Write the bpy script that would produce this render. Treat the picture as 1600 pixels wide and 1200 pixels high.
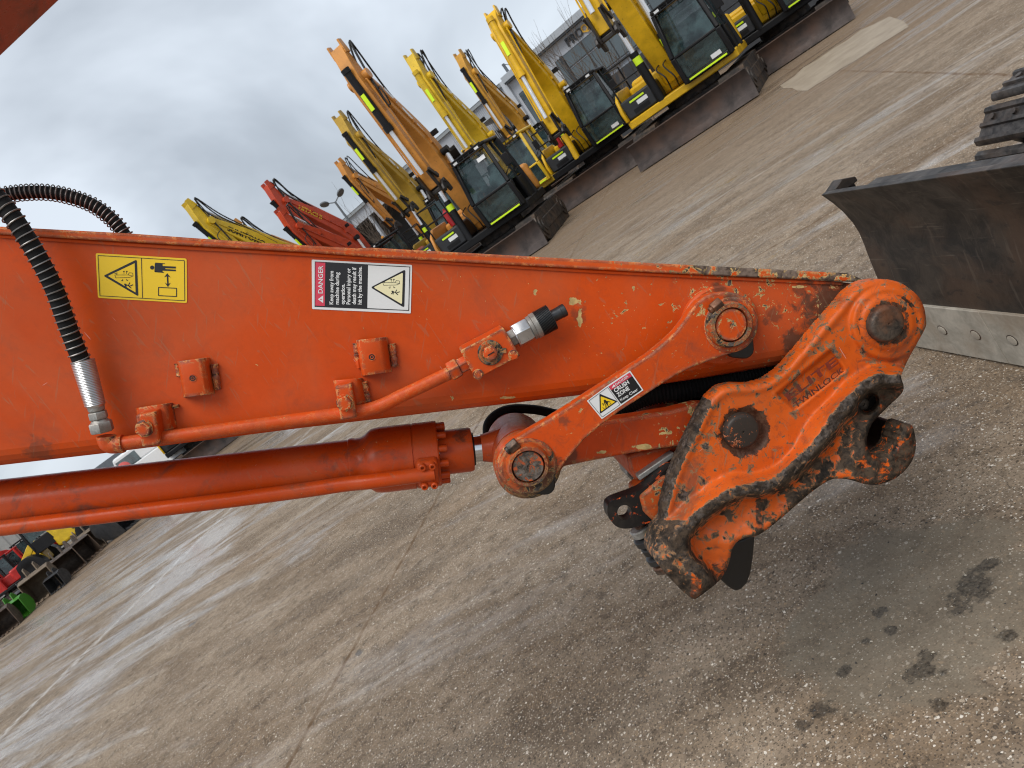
import bpy, bmesh, math, random
import numpy as np
from mathutils import Vector, Matrix
R = math.radians
for o in list(bpy.data.objects): bpy.data.objects.remove(o)
SC = bpy.context.scene
COL = SC.collection

# ------------------------------------------------------------------ camera
CAM_H, CAM_F, CAM_ROLL, CAM_PITCH = 1.5, 1180.0, R(36.0), R(11.96)
fwd = Vector((0, math.cos(CAM_PITCH), -math.sin(CAM_PITCH)))
up0 = Vector((0, math.sin(CAM_PITCH), math.cos(CAM_PITCH)))
rt0 = Vector((1, 0, 0))
camx = rt0*math.cos(CAM_ROLL) - up0*math.sin(CAM_ROLL)
camy = rt0*math.sin(CAM_ROLL) + up0*math.cos(CAM_ROLL)
cd = bpy.data.cameras.new('camera'); cam = bpy.data.objects.new('camera', cd); COL.objects.link(cam)
m3 = Matrix((camx, camy, -fwd)).transposed()
cam.matrix_world = Matrix.Translation((0, 0, CAM_H)) @ m3.to_4x4()
cd.sensor_width = 36.0; cd.lens = 36.0*CAM_F/1600.0
cd.clip_start = 0.05; cd.clip_end = 2000
cd.dof.use_dof = True; cd.dof.focus_distance = 1.55; cd.dof.aperture_fstop = 14.0
SC.camera = cam

# ------------------------------------------------------------------ sky and light
SUN_EL, SUN_AZ = 59.0, 205.0      # azimuth clockwise from +Y: behind the photographer, a little to the left
w = bpy.data.worlds.new('World'); SC.world = w; w.use_nodes = True
nt = w.node_tree; nt.nodes.clear()
def wn(t, **k):
    n = nt.nodes.new(t)
    for a, b in k.items(): setattr(n, a, b)
    return n
sky = wn('ShaderNodeTexSky', sky_type='NISHITA', sun_disc=False)
sky.sun_elevation = R(SUN_EL); sky.sun_rotation = R(SUN_AZ); sky.air_density = 1.0; sky.dust_density = 2.0
bg1 = wn('ShaderNodeBackground'); bg1.inputs[1].default_value = 0.10; nt.links.new(sky.outputs[0], bg1.inputs[0])
tc = wn('ShaderNodeTexCoord'); sp = wn('ShaderNodeSeparateXYZ'); nt.links.new(tc.outputs['Generated'], sp.inputs[0])
zz = wn('ShaderNodeMath', operation='MAXIMUM'); nt.links.new(sp.outputs[2], zz.inputs[0]); zz.inputs[1].default_value = 0.0
za = wn('ShaderNodeMath', operation='ADD'); nt.links.new(zz.outputs[0], za.inputs[0]); za.inputs[1].default_value = 0.35
dx = wn('ShaderNodeMath', operation='DIVIDE'); nt.links.new(sp.outputs[0], dx.inputs[0]); nt.links.new(za.outputs[0], dx.inputs[1])
dy = wn('ShaderNodeMath', operation='DIVIDE'); nt.links.new(sp.outputs[1], dy.inputs[0]); nt.links.new(za.outputs[0], dy.inputs[1])
cb = wn('ShaderNodeCombineXYZ'); nt.links.new(dx.outputs[0], cb.inputs[0]); nt.links.new(dy.outputs[0], cb.inputs[1]); cb.inputs[2].default_value = 3.7
nz = wn('ShaderNodeTexNoise'); nz.inputs['Scale'].default_value = 1.15; nz.inputs['Detail'].default_value = 5; nz.inputs['Roughness'].default_value = 0.5; nz.inputs['Distortion'].default_value = 0.5
nt.links.new(cb.outputs[0], nz.inputs['Vector'])
rp = wn('ShaderNodeValToRGB'); e = rp.color_ramp.elements
e[0].position = 0.32; e[0].color = (0.30, 0.33, 0.37, 1)
e[1].position = 0.68; e[1].color = (0.66, 0.72, 0.79, 1)
e2 = e.new(0.5); e2.color = (0.43, 0.475, 0.53, 1)
gz = wn('ShaderNodeMapRange'); gz.inputs['From Min'].default_value = 0.05; gz.inputs['From Max'].default_value = 0.55; gz.inputs['To Min'].default_value = 0.19; gz.inputs['To Max'].default_value = -0.07
nt.links.new(sp.outputs[2], gz.inputs['Value'])
ga = wn('ShaderNodeMath', operation='ADD'); nt.links.new(nz.outputs['Fac'], ga.inputs[0]); nt.links.new(gz.outputs[0], ga.inputs[1])
nt.links.new(ga.outputs[0], rp.inputs[0])
bg2 = wn('ShaderNodeBackground'); nt.links.new(rp.outputs[0], bg2.inputs[0]); bg2.inputs[1].default_value = 1.0
mx = wn('ShaderNodeMixShader'); mx.inputs[0].default_value = 0.88
nt.links.new(bg1.outputs[0], mx.inputs[1]); nt.links.new(bg2.outputs[0], mx.inputs[2])
wo = wn('ShaderNodeOutputWorld'); nt.links.new(mx.outputs[0], wo.inputs[0])
sd = bpy.data.lights.new('sun', 'SUN'); sd.energy = 2.3; sd.angle = R(42); sd.color = (1.0, 0.97, 0.93)
so = bpy.data.objects.new('sun', sd); COL.objects.link(so)
sdir = Vector((math.sin(R(SUN_AZ))*math.cos(R(SUN_EL)), math.cos(R(SUN_AZ))*math.cos(R(SUN_EL)), math.sin(R(SUN_EL))))
so.rotation_euler = sdir.to_track_quat('Z', 'Y').to_euler()
so.location = sdir*30
SC.view_settings.view_transform = 'Standard'; SC.view_settings.look = 'None'
SC.view_settings.exposure = 0.34; SC.view_settings.gamma = 1.0; SC.view_settings.use_curve_mapping = False
SC.render.engine = 'CYCLES'; SC.cycles.filter_width = 1.1
SC.cycles.max_bounces = 4; SC.cycles.diffuse_bounces = 2; SC.cycles.glossy_bounces = 2; SC.cycles.transmission_bounces = 3

# ------------------------------------------------------------------ pixel rays onto real planes (photo measurement)
CAMP = Vector((0, 0, CAM_H))
def ray(px, py): return fwd*CAM_F + camx*(px-800.0) + camy*(600.0-py)
ARM_Y = 1.5                                   # near side plate of the foreground arm: the vertical plane y = 1.5
def A(px, py, dz=0.0):
    d = ray(px, py); return CAMP + d*((ARM_Y-dz)/d.y)
def G(px, py, z=0.0):
    d = ray(px, py); return CAMP + d*((z-CAM_H)/d.z)
def RAD(px, py, r, dz=0.0):                   # radius in metres of r pixels at that place
    return 0.5*((A(px+r, py, dz)-A(px-r, py, dz)).length)

# ------------------------------------------------------------------ mesh helpers
class MB:
    def __init__(s): s.v = []; s.f = []; s.mi = []; s.cur = 0
    def add(s, vs, fs):
        b = len(s.v); s.v.extend([tuple(x) for x in vs])
        for q in fs: s.f.append(tuple(b+i for i in q)); s.mi.append(s.cur)
        return s
    def box(s, c, size, M=None):
        c = Vector(c); hx, hy, hz = [a*0.5 for a in size]; vs = []
        for x in (-hx, hx):
            for y in (-hy, hy):
                for z in (-hz, hz):
                    q = Vector((x, y, z)); vs.append(c + (M @ q if M else q))
        return s.add(vs, [(0,1,3,2),(4,6,7,5),(0,4,5,1),(2,3,7,6),(0,2,6,4),(1,5,7,3)])
    def beam(s, a, b, wd, ht, up=Vector((0,0,1))):
        a = Vector(a); b = Vector(b); d = b-a; L = d.length; d.normalize()
        sx = d.cross(up)
        if sx.length < 1e-4: sx = d.cross(Vector((0,1,0)))
        sx.normalize(); u = sx.cross(d)
        return s.box((a+b)/2, (wd, L, ht), Matrix((sx, d, u)).transposed())
    def extrude(s, pts, vec):                  # pts: outline (ngon), vec: depth
        n = len(pts); vec = Vector(vec); pts = [Vector(p) for p in pts]
        vs = pts + [p+vec for p in pts]
        fs = [tuple(range(n)), tuple(range(2*n-1, n-1, -1))]
        for i in range(n):
            j = (i+1) % n; fs.append((i, i+n, j+n, j))
        return s.add(vs, fs)
    def lathe(s, p0, axis, prof, n=24, ref=None):
        p0 = Vector(p0); ax = Vector(axis).normalized()
        u = ax.orthogonal().normalized() if ref is None else (Vector(ref)-ax*Vector(ref).dot(ax)).normalized()
        v = ax.cross(u); vs = []; fs = []; m = len(prof)
        for (t, r) in prof:
            for k in range(n):
                a = 2*math.pi*k/n
                vs.append(p0+ax*t+u*(r*math.cos(a))+v*(r*math.sin(a)))
        for i in range(m-1):
            for k in range(n):
                k2 = (k+1) % n; fs.append((i*n+k, i*n+k2, (i+1)*n+k2, (i+1)*n+k))
        fs.append(tuple(range(n-1, -1, -1))); fs.append(tuple((m-1)*n+k for k in range(n)))
        return s.add(vs, fs)
    def cyl(s, a, b, r, n=16, r2=None):
        a = Vector(a); b = Vector(b); return s.lathe(a, b-a, [(0, r), ((b-a).length, r if r2 is None else r2)], n)
    def tube(s, pts, r, n=8, caps=True):
        pts = [Vector(p) for p in pts]; m = len(pts); vs = []; fs = []
        t = (pts[1]-pts[0]).normalized(); u = t.orthogonal().normalized()
        for i, p in enumerate(pts):
            if i == 0: tt = pts[1]-pts[0]
            elif i == m-1: tt = pts[-1]-pts[-2]
            else: tt = pts[i+1]-pts[i-1]
            tt.normalize(); u = (u-tt*u.dot(tt))
            if u.length < 1e-6: u = tt.orthogonal()
            u.normalize(); v = tt.cross(u); rr = r[i] if isinstance(r, (list, tuple)) else r
            for k in range(n):
                a = 2*math.pi*k/n; vs.append(p+u*(rr*math.cos(a))+v*(rr*math.sin(a)))
        for i in range(m-1):
            for k in range(n):
                k2 = (k+1) % n; fs.append((i*n+k, i*n+k2, (i+1)*n+k2, (i+1)*n+k))
        if caps: fs.append(tuple(range(n-1, -1, -1))); fs.append(tuple((m-1)*n+k for k in range(n)))
        return s.add(vs, fs)
    def build(s, name, mat, parent=None, bevel=0.0, smooth=True, seg=2, ang=40):
        me = bpy.data.meshes.new(name); me.from_pydata(s.v, [], s.f)
        bm = bmesh.new(); bm.from_mesh(me); bmesh.ops.recalc_face_normals(bm, faces=bm.faces); bm.to_mesh(me); bm.free()
        for mm in (mat if isinstance(mat, (list, tuple)) else [mat]): me.materials.append(mm)
        if isinstance(mat, (list, tuple)) and len(s.mi) == len(me.polygons):
            me.polygons.foreach_set('material_index', s.mi)
        return link(name, me, parent, bevel, smooth, seg, ang)
def link(name, me, parent=None, bevel=0.0, smooth=True, seg=2, ang=40):
    o = bpy.data.objects.new(name, me); COL.objects.link(o)
    if smooth and len(me.polygons):
        me.polygons.foreach_set('use_smooth', [True]*len(me.polygons)); me.set_sharp_from_angle(angle=R(ang))
    if parent is not None:
        o.parent = parent
        w_ = wloc(parent)
        if w_.length > 0 and not getattr(link, 'local', False): me.transform(Matrix.Translation(-w_))
    if bevel > 0:
        bv = o.modifiers.new('bevel', 'BEVEL'); bv.width = bevel; bv.segments = seg; bv.limit_method = 'ANGLE'; bv.angle_limit = R(35)
        bv.harden_normals = False
    return o
def wloc(o):
    v = Vector(o.location)
    while o.parent: o = o.parent; v += Vector(o.location)
    return v
def empty(name, loc, rz=0.0):
    o = bpy.data.objects.new(name, None); COL.objects.link(o); o.location = loc; o.rotation_euler = (0, 0, rz); o.empty_display_size = 0.3; return o
def tag(o, label=None, cat=None, group=None, kind=None):
    if label: o['label'] = label
    if cat: o['category'] = cat
    if group: o['group'] = group
    if kind: o['kind'] = kind
    return o
def spline(pts, n=8):                          # Catmull-Rom through points
    pts = [Vector(p) for p in pts]; P = [pts[0]*2-pts[1]]+pts+[pts[-1]*2-pts[-2]]; out = []
    for i in range(1, len(P)-2):
        for k in range(n):
            t = k/n; a, b, c, d = P[i-1], P[i], P[i+1], P[i+2]
            out.append(0.5*((2*b)+(c-a)*t+(2*a-5*b+4*c-d)*t*t+(3*b-a-3*c+d)*t**3))
    out.append(pts[-1]); return out
def text_mesh(name, body, mat, parent, origin, xdir, ydir, size, depth=0.0004, bold=0.0, xs=1.0, align='LEFT', space=1.0):
    cu = bpy.data.curves.new(name, 'FONT'); cu.body = body; cu.size = size; cu.extrude = depth; cu.offset = bold*size; cu.align_x = align
    cu.resolution_u = 3; cu.space_character = space
    to = bpy.data.objects.new(name, cu); COL.objects.link(to)
    dg = bpy.context.evaluated_depsgraph_get()
    me = bpy.data.meshes.new_from_object(to.evaluated_get(dg)); me.name = name
    bpy.data.objects.remove(to); bpy.data.curves.remove(cu)
    x = Vector(xdir).normalized(); y = Vector(ydir).normalized(); z = x.cross(y).normalized()
    M = Matrix((x*xs, y, z)).transposed().to_4x4(); M.translation = Vector(origin)
    me.transform(M); me.materials.clear(); me.materials.append(mat)
    return link(name, me, parent, smooth=False)

# ------------------------------------------------------------------ materials
class NB:                                       # tiny node-tree builder
    def __init__(s, name):
        s.m = bpy.data.materials.new(name); s.m.use_nodes = True; s.t = s.m.node_tree; s.t.nodes.clear()
        s.o = s.n('ShaderNodeOutputMaterial'); s.b = s.n('ShaderNodeBsdfPrincipled'); s.l(s.b.outputs[0], s.o.inputs[0])
        s.c = s.n('ShaderNodeTexCoord')
    def n(s, t, **k):
        q = s.t.nodes.new(t)
        for a, b in k.items(): setattr(q, a, b)
        return q
    def l(s, a, b): s.t.links.new(a, b)
    def noise(s, scale, detail=4, rough=0.55, dist=0.0, vec=None, stretch=None, off=None):
        q = s.n('ShaderNodeTexNoise'); q.inputs['Scale'].default_value = scale; q.inputs['Detail'].default_value = detail
        q.inputs['Roughness'].default_value = rough; q.inputs['Distortion'].default_value = dist
        v = vec or s.c.outputs['Object']
        if stretch or off:
            mp = s.n('ShaderNodeMapping')
            if stretch: mp.inputs['Scale'].default_value = stretch
            if off: mp.inputs['Location'].default_value = off
            s.l(v, mp.inputs['Vector']); v = mp.outputs[0]
        s.l(v, q.inputs['Vector']); return q.outputs['Fac']
    def vor(s, scale, feature='F1', vec=None, out='Distance'):
        q = s.n('ShaderNodeTexVoronoi', feature=feature); q.inputs['Scale'].default_value = scale
        s.l(vec or s.c.outputs['Object'], q.inputs['Vector']); return q.outputs[out]
    def step(s, x, a, b, smooth=True):
        q = s.n('ShaderNodeMapRange'); q.interpolation_type = 'SMOOTHSTEP' if smooth else 'LINEAR'
        q.inputs['From Min'].default_value = a; q.inputs['From Max'].default_value = b
        s.l(x, q.inputs['Value']); return q.outputs['Result']
    def rng(s, x, a, b, c, d):
        q = s.n('ShaderNodeMapRange'); q.inputs['From Min'].default_value = a; q.inputs['From Max'].default_value = b
        q.inputs['To Min'].default_value = c; q.inputs['To Max'].default_value = d; s.l(x, q.inputs['Value']); return q.outputs['Result']
    def math(s, op, a, b=None, clamp=False):
        q = s.n('ShaderNodeMath', operation=op, use_clamp=clamp)
        for i, x in enumerate((a, b)):
            if x is None: continue
            if isinstance(x, (int, float)): q.inputs[i].default_value = x
            else: s.l(x, q.inputs[i])
        return q.outputs[0]
    def mix(s, fac, a, b, blend='MIX'):
        q = s.n('ShaderNodeMix', data_type='RGBA', blend_type=blend)
        for sock, x in ((q.inputs['Factor'], fac), (q.inputs[6], a), (q.inputs[7], b)):
            if isinstance(x, (int, float)): sock.default_value = x
            elif isinstance(x, (tuple, list)): sock.default_value = (*x[:3], 1)
            else: s.l(x, sock)
        return q.outputs[2]
    def setb(s, key, x):
        k = s.b.inputs[key]
        if isinstance(x, (int, float)): k.default_value = x
        elif isinstance(x, (tuple, list)): k.default_value = (*x[:3], 1)
        else: s.l(x, k)
    def bump(s, hgt, strength=0.3, dist=0.002):
        q = s.n('ShaderNodeBump'); q.inputs['Strength'].default_value = strength; q.inputs['Distance'].default_value = dist
        s.l(hgt, q.inputs['Height']); s.l(q.outputs[0], s.b.inputs['Normal']); return q
    def edge(s, rad):
        bv = s.n('ShaderNodeBevel'); bv.samples = 3; bv.inputs['Radius'].default_value = rad
        ge = s.n('ShaderNodeNewGeometry'); d = s.n('ShaderNodeVectorMath', operation='DOT_PRODUCT')
        s.l(bv.outputs[0], d.inputs[0]); s.l(ge.outputs['Normal'], d.inputs[1])
        return s.math('SUBTRACT', 1.0, d.outputs['Value'], True)
def flat(name, col, rough=0.5, metal=0.0, spec=0.5, var=0.15, scale=8.0):
    b = NB(name); n = b.noise(scale, 5)
    c = b.mix(n, tuple(x*(1-var) for x in col), tuple(min(1, x*(1+var)) for x in col))
    b.setb('Base Color', c); b.setb('Roughness', b.rng(n, 0.3, 0.7, max(0.02, rough-0.07), min(1, rough+0.07))); b.setb('Metallic', metal); b.setb('Specular IOR Level', spec)
    return b.m
def paint(name, col, chips=0.5, edge=0.5, grime=0.2, rough=0.38, primer=(0.62, 0.44, 0.18), core=(0.035, 0.028, 0.022), cs=42.0, off=(0, 0, 0), attr=None, scr=True, erad=0.012, xg=None, grease=None, smudge=0.12, blots=(), scrape=0.0, dust=0.0, pblots=()):
    b = NB(name)
    big = b.noise(4.5, 3, off=off); fine = b.noise(cs, 5, 0.68, 0.5, off=off)
    spots = b.noise(cs*3.2, 3, 0.5, 0.0, off=off)
    lo = b.noise(1.7, 4, off=off); mott = b.noise(60, 3, 0.6)
    base = b.mix(b.step(lo, 0.3, 0.7), tuple(x*0.86 for x in col), tuple(min(1, x*1.10) for x in col))
    base = b.mix(b.rng(mott, 0.3, 0.7, 0.0, 0.16), base, tuple(x*0.55 for x in col))
    # drifted dust / oily film
    dirt = b.math('MULTIPLY', b.step(b.noise(7, 5, 0.72, 0.6, off=off), 0.52, 0.72), grime)
    base = b.mix(dirt, base, (0.06, 0.05, 0.04))
    sm_ = b.math('MULTIPLY', b.step(b.noise(cs*0.55, 5, 0.76, 1.2, off=(off[0]+4, off[1], off[2]+2)), 0.50, 0.70), smudge)
    base = b.mix(sm_, base, (0.07, 0.045, 0.03))
    if dust > 0: base = b.mix(b.math('MULTIPLY', b.step(b.noise(2.6, 4, 0.6, 0.8, off=(off[0], off[1]+3, off[2])), 0.42, 0.66), dust), base, (0.40, 0.17, 0.085))
    if blots:                                    # packed grease and rub marks round joints
        bm_ = None
        for (x_, y_, r_, a_) in blots:
            g_ = A(x_, y_, 0.0)-Vector((2.6, 1.65, 0)); mp = b.n('ShaderNodeMapping'); mp.inputs['Location'].default_value = (-g_.x, 0, -g_.z); mp.inputs['Scale'].default_value = (1, 0, 1); b.l(b.c.outputs['Object'], mp.inputs['Vector'])
            ln = b.n('ShaderNodeVectorMath', operation='LENGTH'); b.l(mp.outputs[0], ln.inputs[0])
            q_ = b.math('MULTIPLY', b.step(b.math('ADD', ln.outputs['Value'], b.math('MULTIPLY', b.math('SUBTRACT', fine, 0.5), r_*3.2)), r_, r_*0.35), a_)
            bm_ = q_ if bm_ is None else b.math('MAXIMUM', bm_, q_)
        base = b.mix(bm_, base, b.mix(mott, (0.020, 0.015, 0.011), (0.11, 0.075, 0.05)))
    if scrape > 0:                               # directional scrapes
        for (st_, of_) in (((1.5, 12, 22), 1.0), ((20, 12, 1.7), 5.0), ((9, 9, 2.0), 9.0)):
            rot_ = b.n('ShaderNodeMapping'); rot_.inputs['Rotation'].default_value = (0, 0.5+of_, 0); b.l(b.c.outputs['Object'], rot_.inputs['Vector'])
            z_ = b.noise(7, 3, 0.6, 0.3, vec=rot_.outputs[0], stretch=st_, off=(of_, 0, of_))
            base = b.mix(b.math('MULTIPLY', b.step(z_, 0.655, 0.675), scrape), base, b.mix(mott, (0.10, 0.06, 0.035), (0.40, 0.27, 0.16)))
    # chips: clustered, cream primer rim round a dark core
    v = b.math('ADD', b.math('MULTIPLY', fine, 0.62), b.math('MULTIPLY', big, 0.38))
    if xg:                                       # heavier wear towards the working end
        sxyz = b.n('ShaderNodeSeparateXYZ'); b.l(b.c.outputs['Object'], sxyz.inputs[0])
        gx_ = b.rng(sxyz.outputs[0], xg[0], xg[1], -xg[2], xg[2]); v = b.math('ADD', v, gx_); spots = b.math('ADD', spots, gx_)
    th = 0.690 - 0.13*chips
    m1 = b.step(v, th, th+0.008); m2 = b.step(v, th+0.022, th+0.034)
    th2 = 0.755 - 0.06*chips
    s1 = b.step(spots, th2, th2+0.012); s2 = b.step(spots, th2+0.03, th2+0.045)
    m1 = b.math('MAXIMUM', m1, s1); m2 = b.math('MAXIMUM', m2, s2)
    for (x_, y_, rx_, rz_) in pblots:            # places rubbed down to primer
        g_ = A(x_, y_, 0.0)-Vector((2.6, 1.65, 0)); mp = b.n('ShaderNodeMapping'); mp.vector_type = 'TEXTURE'; mp.inputs['Location'].default_value = (g_.x, 0, g_.z); mp.inputs['Scale'].default_value = (rx_, 1e3, rz_); mp.inputs['Rotation'].default_value = (0, R(36), 0); b.l(b.c.outputs['Object'], mp.inputs['Vector'])
        ln = b.n('ShaderNodeVectorMath', operation='LENGTH'); b.l(mp.outputs[0], ln.inputs[0])
        m1 = b.math('MAXIMUM', m1, b.step(b.math('ADD', ln.outputs['Value'], b.math('MULTIPLY', b.math('SUBTRACT', fine, 0.5), 5.0)), 0.75, 0.68))
    hm = m1
    if edge > 0:
        ed = b.edge(erad)
        en = b.math('MULTIPLY', b.step(ed, 0.008, 0.07), b.rng(fine, 0.28, 0.72, 0.0, 1.75))
        e1 = b.step(en, 0.80-0.5*edge, 0.88-0.5*edge); e2 = b.step(en, 1.0-0.5*edge, 1.10-0.5*edge)
        m1 = b.math('MAXIMUM', m1, e1); m2 = b.math('MAXIMUM', m2, e2)
    if attr:
        at = b.n('ShaderNodeAttribute'); at.attribute_name = attr
        an = b.math('ADD', at.outputs['Fac'], b.rng(fine, 0.3, 0.7, -0.42, 0.42))
        a1 = b.step(an, 0.38, 0.46); a2 = b.step(an, 0.52, 0.66)
        m1 = b.math('MAXIMUM', m1, a1); m2 = b.math('MAXIMUM', m2, a2)
    corev = b.mix(b.step(b.noise(cs*1.7, 3, 0.7), 0.35, 0.68), core, tuple(min(1, x*3.4+0.03) for x in core))
    prim = b.mix(b.step(mott, 0.35, 0.65), primer, tuple(x*0.62 for x in primer))
    if scr:                                      # thin pale scratches
        sc = b.noise(9, 2, 0.5, 0.0, stretch=(14, 14, 1.0), off=(3.1, 0.4, 1.2)); sc2 = b.noise(11, 2, 0.5, 0.0, stretch=(1.2, 13, 14), off=(7.1, 2.4, 5.2))
        sm = b.math('MAXIMUM', b.step(sc, 0.775, 0.785), b.step(sc2, 0.775, 0.785))
        base = b.mix(b.math('MULTIPLY', sm, 0.55), base, tuple(min(1, x*0.5+0.35) for x in col))
    c = b.mix(m1, base, prim); c = b.mix(m2, c, corev)
    if grease:
        ga = b.n('ShaderNodeAttribute'); ga.attribute_name = grease
        gm = b.step(b.math('ADD', ga.outputs['Fac'], b.rng(fine, 0.3, 0.7, -0.5, 0.5)), 0.34, 0.62)
        c = b.mix(b.math('MULTIPLY', gm, 0.93), c, b.mix(b.step(b.noise(cs*0.8, 5, 0.75, 0.4), 0.36, 0.66), (0.011, 0.009, 0.007), (0.085, 0.058, 0.038)))
    b.setb('Base Color', c)
    r = b.rng(mott, 0.3, 0.7, rough-0.06, rough+0.10); r = b.math('MAXIMUM', r, b.math('MULTIPLY', m1, 0.72)); r = b.math('MAXIMUM', r, b.math('MULTIPLY', dirt, 0.8))
    b.setb('Roughness', r); b.setb('Specular IOR Level', 0.22)
    hgt = b.math('ADD', b.math('MULTIPLY', hm, -0.9), b.math('MULTIPLY', b.noise(140, 2), 0.22))
    b.bump(hgt, 0.35, 0.0015)
    return b.m
def steel(name, c1, c2, rough=0.55, metal=0.5, rust=(0.10, 0.045, 0.02), ramt=0.4, scale=18):
    b = NB(name); n = b.noise(scale, 8, 0.66, 0.4); n2 = b.noise(scale*0.25, 5, 0.6)
    c = b.mix(b.step(n, 0.32, 0.68), c1, c2); c = b.mix(b.math('MULTIPLY', b.step(n2, 0.45, 0.65), ramt), c, rust)
    b.setb('Base Color', c); b.setb('Metallic', metal); b.setb('Roughness', b.rng(n, 0.3, 0.7, rough+0.14, rough-0.12))
    b.bump(n, 0.4, 0.002); return b.m

OR = (0.57, 0.067, 0.005)
M = {}
M['arm'] = paint('arm_orange_paint', OR, chips=0.40, edge=0.0, grime=0.26, xg=(-3.3, -1.9, 0.075), dust=0.18, scrape=0.22, blots=((1292, 476, 0.075, 0.85), (1205, 492, 0.028, 0.6), (1250, 455, 0.02, 0.6), (1238, 535, 0.03, 0.8), (1120, 452, 0.018, 0.7), (905, 490, 0.02, 0.5), (60, 705, 0.03, 0.5), (1000, 604, 0.03, 0.6)), pblots=((906, 492, 0.005, 0.026), (896, 470, 0.006, 0.008), (1250, 448, 0.02, 0.003), (800, 622, 0.03, 0.003), (990, 452, 0.004, 0.006), (836, 458, 0.005, 0.008)))
M['arm_lip'] = paint('arm_lip_orange_paint', (0.60, 0.082, 0.010), chips=0.70, edge=0.66, grime=0.3, erad=0.011, cs=34, xg=(-3.2, -1.9, 0.115), core=(0.05, 0.035, 0.025))
M['cyl'] = paint('cylinder_orange_paint', (0.53, 0.062, 0.006), chips=0.10, edge=0.0, grime=0.75, rough=0.30, off=(4, 2, 1), dust=0.22, scrape=0.15, blots=((240, 715, 0.03, 0.8), (80, 738, 0.03, 0.8), (725, 700, 0.02, 0.7), (200, 722, 0.02, 0.7)))
M['fit'] = paint('fitting_orange_paint', (0.58, 0.072, 0.009), chips=0.15, edge=0.25, grime=0.15, off=(2, 5, 3), scr=False)
M['link'] = paint('link_orange_paint', (0.60, 0.074, 0.008), chips=0.55, edge=0.66, grime=0.35, off=(1, 7, 2), cs=46, smudge=0.3, scrape=0.22, blots=((1160, 525, 0.05, 0.75), (826, 730, 0.062, 0.9), (1065, 572, 0.02, 0.6), (870, 646, 0.015, 0.6), (1118, 462, 0.02, 0.8)))
M['link2'] = paint('bucket_link_paint', (0.50, 0.055, 0.007), chips=0.62, edge=0.6, grime=0.3, off=(5, 1, 8), cs=24, smudge=0.3, scrape=0.3, pblots=((1078, 641, 0.012, 0.022), (1068, 690, 0.03, 0.012), (1000, 697, 0.03, 0.006), (940, 706, 0.014, 0.005), (1040, 676, 0.02, 0.006)), blots=((1092, 640, 0.03, 0.8), (890, 715, 0.03, 0.7)))
M['boss'] = paint('boss_worn_paint', (0.50, 0.085, 0.016), chips=1.38, edge=0.7, grime=0.9, off=(3, 3, 9), cs=44, scr=False, smudge=0.7, primer=(0.42, 0.27, 0.11), core=(0.022, 0.017, 0.014), blots=((835, 745, 0.06, 0.85), (1155, 525, 0.04, 0.8)))
M['coupler'] = paint('coupler_orange_paint', (0.64, 0.105, 0.009), chips=0.78, edge=0.0, grime=0.6, off=(8, 2, 4), cs=56, smudge=0.62, scrape=0.55, dust=0.15, attr='wear', primer=(0.27, 0.15, 0.075), core=(0.024, 0.018, 0.014), grease='grease')
M['coupler_dark'] = steel('coupler_greasy_casting', (0.018, 0.015, 0.013), (0.065, 0.05, 0.04), 0.45, 0.25, (0.10, 0.045, 0.02), 0.5, 22)
M['lug'] = paint('latch_worn_paint', (0.016, 0.014, 0.013), chips=1.0, edge=0.0, grime=0.4, off=(2, 9, 4), cs=34, scr=False, primer=(0.50, 0.07, 0.012), core=(0.45, 0.06, 0.012))
M['pinface2'] = paint('coupler_pin_paint', (0.035, 0.027, 0.022), chips=1.0, edge=0.0, grime=0.5, off=(6, 1, 5), cs=70, scr=False, primer=(0.42, 0.10, 0.02), core=(0.16, 0.10, 0.07))
M['pin'] = steel('pin_greasy_steel', (0.02, 0.016, 0.013), (0.11, 0.085, 0.065), 0.5, 0.4, (0.22, 0.07, 0.02), 0.55, 60)
M['pinface'] = paint('pin_face_paint', (0.48, 0.095, 0.03), chips=1.75, edge=0.0, grime=0.9, off=(6, 6, 1), cs=64, scr=False, smudge=0.8, primer=(0.15, 0.105, 0.07), core=(0.04, 0.032, 0.026))
M['dark'] = flat('black_grease_and_hole_shade', (0.012, 0.011, 0.010), 0.45, var=0.4, scale=60)  # also the painted shade of the bracket holes and screw slot
M['rubber'] = flat('hose_rubber', (0.010, 0.010, 0.010), 0.7, spec=0.2, var=0.35, scale=90)
M['coil'] = flat('coil_spring_steel', (0.24, 0.23, 0.22), 0.45, 0.75, var=0.3, scale=70)
M['zinc'] = flat('zinc_plated_steel', (0.52, 0.53, 0.54), 0.33, 0.85, var=0.22, scale=60)
M['oldzinc'] = steel('dull_zinc_fitting', (0.26, 0.25, 0.23), (0.42, 0.41, 0.38), 0.5, 0.5, (0.12, 0.10, 0.08), 0.55, 90)
M['gunmetal'] = flat('gunmetal_thread', (0.055, 0.057, 0.060), 0.36, 0.7, var=0.25, scale=80)
M['chrome'] = flat('chromed_rod', (0.62, 0.62, 0.63), 0.12, 1.0, var=0.06)
M['blade'] = steel('dozer_blade_steel', (0.020, 0.017, 0.015), (0.085, 0.070, 0.058), 0.42, 0.3, (0.10, 0.05, 0.028), 0.6, 11)
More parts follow.
